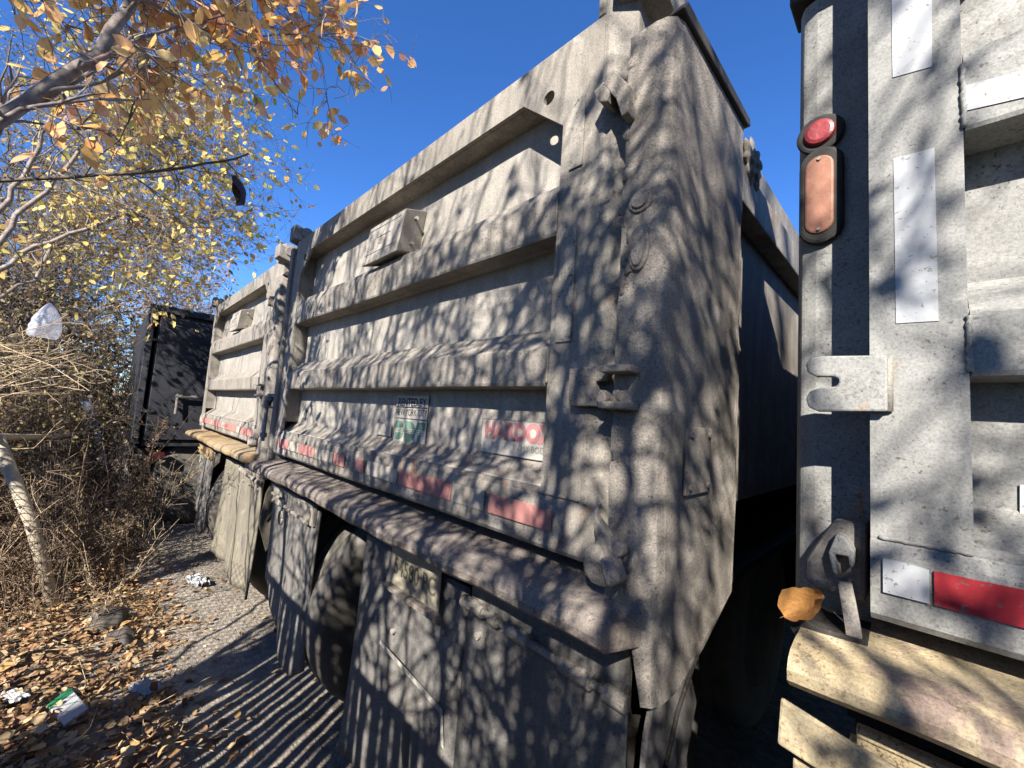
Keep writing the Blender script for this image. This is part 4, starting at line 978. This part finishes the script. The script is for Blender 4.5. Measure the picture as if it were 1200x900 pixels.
cl = chainlink((bp[0], bp[1]), (p2b[0], p2b[1]), (-1.45, -1.45), (topP[2], rl[3][2]), .09, .0015, (0, -.3))
tubes('wire_mesh', cl, M['wire'], fr, FO, 4)
# fence behind the camera: slatted bay and open bays
FY = -.60; F2O = (0, FY, -1.5)
fb = empty('slatted_fence', F2O, 'chain link fence with dark vertical slats that runs behind the photographer', 'fence')
bb = B(); x = -1.87; rr = random.Random(4); n = 0
lines = []
while x < 2.6 and n < 100:
    bb.box(x, x + rr.uniform(.046, .056), FY - .003, FY + .003, -1.47, .10 + rr.uniform(-.03, .012)); x += rr.uniform(.060, .070) if n % 9 else .085; n += 1
part('slats', bb, M['slat'], fb, F2O)
b = B(); b.tube([(-1.9, FY - .03, .12), (2.7, FY - .03, .12)], .021, 8)
for xx in (-1.9, .9, 2.7): b.tube([(xx, FY - .03, -1.5), (xx, FY - .03, .14)], .028, 8)
part('posts', b, M['wire'], fb, F2O, 0, True)
tubes('wire_mesh', chainlink((-4.2, -.62), (-1.9, FY), (-1.47, -1.47), (-.35, .12), .062, .0022), M['wire'], fb, F2O, 4)

# ---------------------------------------------------------------- trees behind the photographer: their shadows dapple the trucks
def shade_stem(pix, Yp, Ys=.76):
    """a stem standing in the plane y = Yp whose shadow reaches the trucks"""
    out = []
    for px, py in pix:
        p = onY(px, py, Ys); s = (Ys - Yp) / SUN.y; out.append(p - np.array(SUN) * s)
    return out
def down(p, ybase, x=None): return np.array([p[0] if x is None else x, ybase, -1.5])
stems = [
    (-.95, [(505, 880), (512, 700), (508, 600), (535, 545), (549, 470), (556, 420), (600, 330), (640, 250)], .022, .008),
    (-1.05, [(445, 880), (447, 760), (440, 660), (436, 560), (440, 500), (446, 400), (455, 330)], .016, .006),
    (-1.0, [(605, 870), (612, 800), (630, 720), (650, 600), (655, 520), (665, 430), (690, 330), (735, 220)], .026, .010),
    (-1.2, [(560, 870), (530, 740), (520, 640), (500, 590), (465, 560), (462, 480), (470, 380), (495, 300)], .014, .005),
    (-1.4, [(415, 560), (400, 520), (385, 470), (370, 430), (345, 380)], .012, .005),
    (-.9, [(360, 600), (352, 560), (395, 545), (405, 480), (420, 390), (428, 330)], .012, .005),
    (-1.5, [(700, 860), (705, 760), (745, 650), (735, 520), (770, 400), (800, 300), (830, 200)], .02, .007),
    (-1.7, [(800, 560), (790, 460), (745, 380), (700, 480)], .014, .006)]
labs = ['slim bare tree behind the photographer casting the thickest stem shadow', 'slim bare tree behind the photographer with a forked top', 'stout bare tree behind the photographer close to the fence', 'crooked bare tree behind the photographer', 'low bare tree behind the photographer at the left', 'bushy bare tree behind the photographer at the left', 'bare tree behind the photographer at the right', 'tall bare tree behind the photographer at the far right']
for k, (Yp, pix, r0, r1) in enumerate(stems):
    t = Tree(70 + k); t.minr = .0028; t.tf = .6; s = shade_stem(pix, Yp); base = np.array([s[0][0] + .1, Yp - .1, -1.5])
    t.limb([base] + ([np.array([s[0][0], Yp, (s[0][2] - 1.5) / 2])]) + s, r0, r1, 28, .5, 2, (0, 0, .25), .22, .45, 1.0)
    t.build('bare_tree', labs[k], 'tree', tuple(base), M['bark'], M['leaf_yellow'], .045, .22, 70 + k, 'bare trees behind the photographer', 6)
# twiggy crowns over the fence: their upright shoots and small leaves break up the sun
for k, (cx, cy, cz, n_, kp, lsz, lab) in enumerate(((-.35, -1.3, 2.1, 15, .24, .05, 'autumn tree straight behind the photographer'), (1.45, -1.4, 1.95, 14, .55, .075, 'autumn tree behind the photographer, to the right'), (-1.6, -1.35, 1.9, 9, .30, .05, 'autumn tree behind the photographer, to the left'), (-3.4, -1.5, 2.0, 8, .30, .05, 'autumn tree furthest left behind the photographer'))):
    t = Tree(90 + k); t.minr = .0042; t.tf = .7; base = (cx + .3, cy - .5, -1.5); J = np.array([cx, cy - .3, cz - 1.7]); t.limb(trunk(base, J), .05, .03, 0)
    ends = [np.array([cx, cy, cz]) + t.r.uniform(-1, 1, 3) * (1.0, .25, 1.45) for _ in range(n_)]
    fanlimb(t, J, ends, .014, (5, 7, 6, 6)[k], .6, 1, (0, 0, .8), .14, .12)
    t.build('autumn_tree', lab, 'tree', base, M['bark'], M['leaf_yellow'], lsz, kp, 90 + k, 'broad trees behind the photographer', 5)
# long straight whips of a coppiced shrub growing against the fence
rg = np.random.RandomState(77); t = Tree(77); t.minr = .003; t.tf = .6; cb = np.array([-.9, -1.0, -1.5])
for k in range(15):
    x0 = 330 + 36 * k + rg.uniform(-15, 15); dx = rg.uniform(30, 150); Yp = rg.uniform(-1.1, -.85)
    w = shade_stem([(x0, 840), (x0 + dx * .2 + rg.uniform(-8, 8), 660), (x0 + dx * .45 + rg.uniform(-10, 10), 480), (x0 + dx * .75 + rg.uniform(-10, 10), 300), (x0 + dx * 1.05, 150 + rg.uniform(-60, 120))], Yp)
    t.limb([np.array([w[0][0] * .8 - .1, Yp, -1.5])] + w, rg.uniform(.008, .013), .004, 4, .35, 1, (0, 0, .6), .3, .4, .6)
t.build('coppiced_shrub', 'shrub of long straight whips growing against the fence behind the photographer', 'shrub', tuple(cb), M['bark'], M['leaf_yellow'], .04, .15, 77, None, 6)
# unseen leaf crowns added to block overhead sky light, kept clear of the sun
for k, (x0, x1, lab) in enumerate(((-1.2, 2.0, 'added unseen high leaf crown blocking sky light right behind the photographer'), (2.0, 5.5, 'added unseen high leaf crown blocking sky light behind the photographer, at the right'))):
    rg = np.random.RandomState(120 + k); n_ = 7000; X = rg.uniform(x0, x1, n_) + .4 * rg.normal(size=n_); Y = rg.uniform(-4.2, -.35, n_)
    Z = 2.05 + .777 * (.76 - Y) + 2.2 * rg.rand(n_) ** 1.3 + .2 * np.sin(X * 3 + Y * 2)
    cx = (x0 + x1) / 2; base = (cx, -4.9, -1.5); root = empty('sky_block_canopy', base, lab, 'tree', 'broad trees behind the photographer')
    leaves('leaves', np.stack([X, Y, Z], 1), rg.normal(size=(n_, 3)), rg.uniform(.1, .2, n_), M['leaf_olive'], root, base, 130 + k, .7)
    t = Tree(140 + k); J = np.array([cx, -4.9, 4.9]); t.limb(trunk(base, J), .16, .1, 0)
    for q in range(9): t.limb([J, (J + np.array([X[q], Y[q], Z[q]])) / 2 + rg.normal(0, .1, 3) + np.array([0, 0, .5]), [X[q], Y[q], Z[q] + .3]], .05, .01, 6, .7, 1)
    tubes('branches', t.lines, M['bark'], root, base, 5)

# ---------------------------------------------------------------- litter and small things
rng = np.random.RandomState(8)
n = 46000
X = -1.2 - 9.5 * rng.rand(n) ** 1.25; Y = rng.uniform(-1.6, 1.3, n)
nz = np.sin(X * 3.1 + Y * 2) * .07 + np.sin(X * 7.3 + 1) * .05 + np.sin(X * 1.3) * .05
edge = .40 + nz
pk = np.where(Y < edge, 1., np.exp(-((Y - edge) / .10)) * .55 + .012)
keep = rng.rand(n) < pk; X, Y = X[keep], Y[keep]; n = len(X)
Z = -1.5 + gh(X, Y) + rng.uniform(.003, .035, n) * np.where(Y < .38, 1.3, .45)
D = rng.normal(size=(n, 3)) * (1, 1, .32)
o = leaves('leaf_litter', np.stack([X, Y, Z], 1), D, rng.uniform(.018, .066, n) * rng.uniform(.7, 1.05, n), M['litter'], None, (-4, 0, -1.5), 5, .68, .45, True)
o['kind'] = 'stuff'; pointify(o, 'carpet of dry brown and yellow fallen leaves beside the lane', 'leaves')
lines = []
for k in range(420):
    x = -1.6 - 7 * rng.rand(); y = rng.uniform(-1.2, .45); a = rng.uniform(0, 6.28); L = rng.uniform(.08, .35); z = -1.5 + gh(x, y) + .02
    p = np.array([x, y, z]); e = p + np.array([math.cos(a) * L, math.sin(a) * L, rng.uniform(-.005, .09)]); lines.append((np.array([p, (p + e) / 2 + rng.normal(0, .02, 3) * (1, 1, .3), e]), [.0022, .0018, .001]))
o = tubes('twig_litter', lines, M['straw'], None, (-4, 0, -1.5), 4); o['kind'] = 'stuff'; pointify(o, 'dry twigs and grass stalks scattered over the fallen leaves', 'twigs')
# stones
V = []
def crumple(name, lab, cat, px, py, sx, sy, h, mat, seed, rot=0, group=None):
    c = gp(px, py); r = np.random.RandomState(seed); b = B(); n = 10; rows = []
    for i in range(n + 1):
        row = []
        for j in range(n + 1):
            u, v = i / n - .5, j / n - .5; x = u * sx; y = v * sy; ca, sa = math.cos(rot), math.sin(rot)
            row.append(b.bm.verts.new((c[0] + x * ca - y * sa, c[1] + x * sa + y * ca, c[2] + .03 + h * (r.rand() * .8 + .5 * math.cos(u * 3) * math.cos(v * 3)))))
        rows.append(row)
    for i in range(n):
        for j in range(n): b.bm.faces.new((rows[i][j], rows[i + 1][j], rows[i + 1][j + 1], rows[i][j + 1]))
    o = part(name, b, mat, None, tuple(c)); pointify(o, lab, cat, group); return o, c
crumple('crumpled_wrapper', 'crumpled silvery wrapper on the lane edge between leaves, the far one', 'wrapper', 229, 687, .26, .10, .04, M['paper'], 1, .2, 'crumpled wrappers')
crumple('crumpled_wrapper', 'crumpled whitish wrapper lying in the leaves nearer the camera', 'wrapper', 166, 826, .15, .09, .03, M['paper'], 2, .5, 'crumpled wrappers')
crumple('crumpled_wrapper', 'flat grey scrap at the bottom left edge beside the green packet', 'wrapper', 8, 858, .12, .06, .015, simple('grey_scrap', (.4, .39, .37), .8), 3, .5, 'crumpled wrappers')
# packet: flat box, white with green end
pa, pb, pc, pd = [gp(*q) for q in ((54, 866), (82, 843), (99, 864), (70, 886))]
root = empty('packet', tuple(pa), 'white paper packet with a green end lying on the leaves', 'packet')
def slab(a, b_, c, d, z0, z1):
    bb = B(); lo = [Vector((p[0], p[1], z0)) for p in (a, b_, c, d)]; hi = [Vector((p[0], p[1], z1)) for p in (a, b_, c, d)]
    vl = [bb.bm.verts.new(p) for p in lo]; vh = [bb.bm.verts.new(p) for p in hi]
    bb.bm.faces.new(vl); bb.bm.faces.new(vh)
    for i in range(4): bb.bm.faces.new((vl[i], vl[(i + 1) % 4], vh[(i + 1) % 4], vh[i]))
    return bb
zt = max(p[2] for p in (pa, pb, pc, pd)) + .035
part('packet_body', slab(pa, pb, pc, pd, zt - .01, zt + .002), M['paper'], root, tuple(pa), .003)
e1 = pa + (pa - pd) * .28; e2 = pb + (pb - pc) * .28
part('green_end', slab(e1, e2, pb, pa, zt - .012, zt + .004), M['greenpaper'], root, tuple(pa), .003)
# plastic bag caught in the canes
c = at(55, 375, 3.0); b = B(); rows = []; r = np.random.RandomState(5)
for i in range(13):
    t_ = i / 12; rr_ = .078 * float(np.interp(t_, [0, .06, .3, .6, .85, 1], [.78, .95, 1.0, .85, .45, .06])); row = []
    for k in range(20):
        a = 2 * math.pi * k / 20; w = rr_ * (1 + .10 * math.sin(a * 3 + t_ * 4) + .07 * math.sin(a * 7) + r.normal(0, .03))
        row.append(b.bm.verts.new((c[0] + w * math.cos(a) * .8 - .02 * t_, c[1] + w * math.sin(a), c[2] - .12 + .25 * t_ + .02 * math.sin(a * 2 + 1) * (1 - t_))))
    rows.append(row)
for i in range(12):
    for k in range(20): b.bm.faces.new((rows[i][k], rows[i][(k + 1) % 20], rows[i + 1][(k + 1) % 20], rows[i + 1][k]))
b.bm.faces.new(rows[0])
bm_ = b; o = part('plastic_bag', b, M['bag'], None, tuple(c), 0, True); pointify(o, 'thin white plastic bag caught on the dry canes', 'plastic bag')
# rocks in the weeds
for (px, py, s_, lab) in ((95, 605, .16, 'grey stone half hidden behind the weeds'), (120, 735, .13, 'dark stone between leaves below the weeds'), (140, 755, .09, 'smaller dark stone beside the lane leaves')):
    c = gp(px, py + 6); b = B(); bmesh.ops.create_icosphere(b.bm, subdivisions=3, radius=1)
    r = np.random.RandomState(int(px))
    ph = r.rand(6) * 6
    for v in b.bm.verts:
        k = 1 + .18 * math.sin(v.co.x * 4 + ph[0]) + .12 * math.sin(v.co.y * 6 + ph[1]) + .1 * math.sin(v.co.z * 5 + v.co.x * 3 + ph[2])
        v.co = (v.co.x * s_ * k + c[0], v.co.y * s_ * .8 * k + c[1], v.co.z * s_ * .55 * k + c[2] + s_ * .15)
    pointify(part('stone', b, simple('stone', (.085, .075, .065), .9, .4, 14, .5), None, tuple(c), 0, True), lab, 'stone', 'stones')
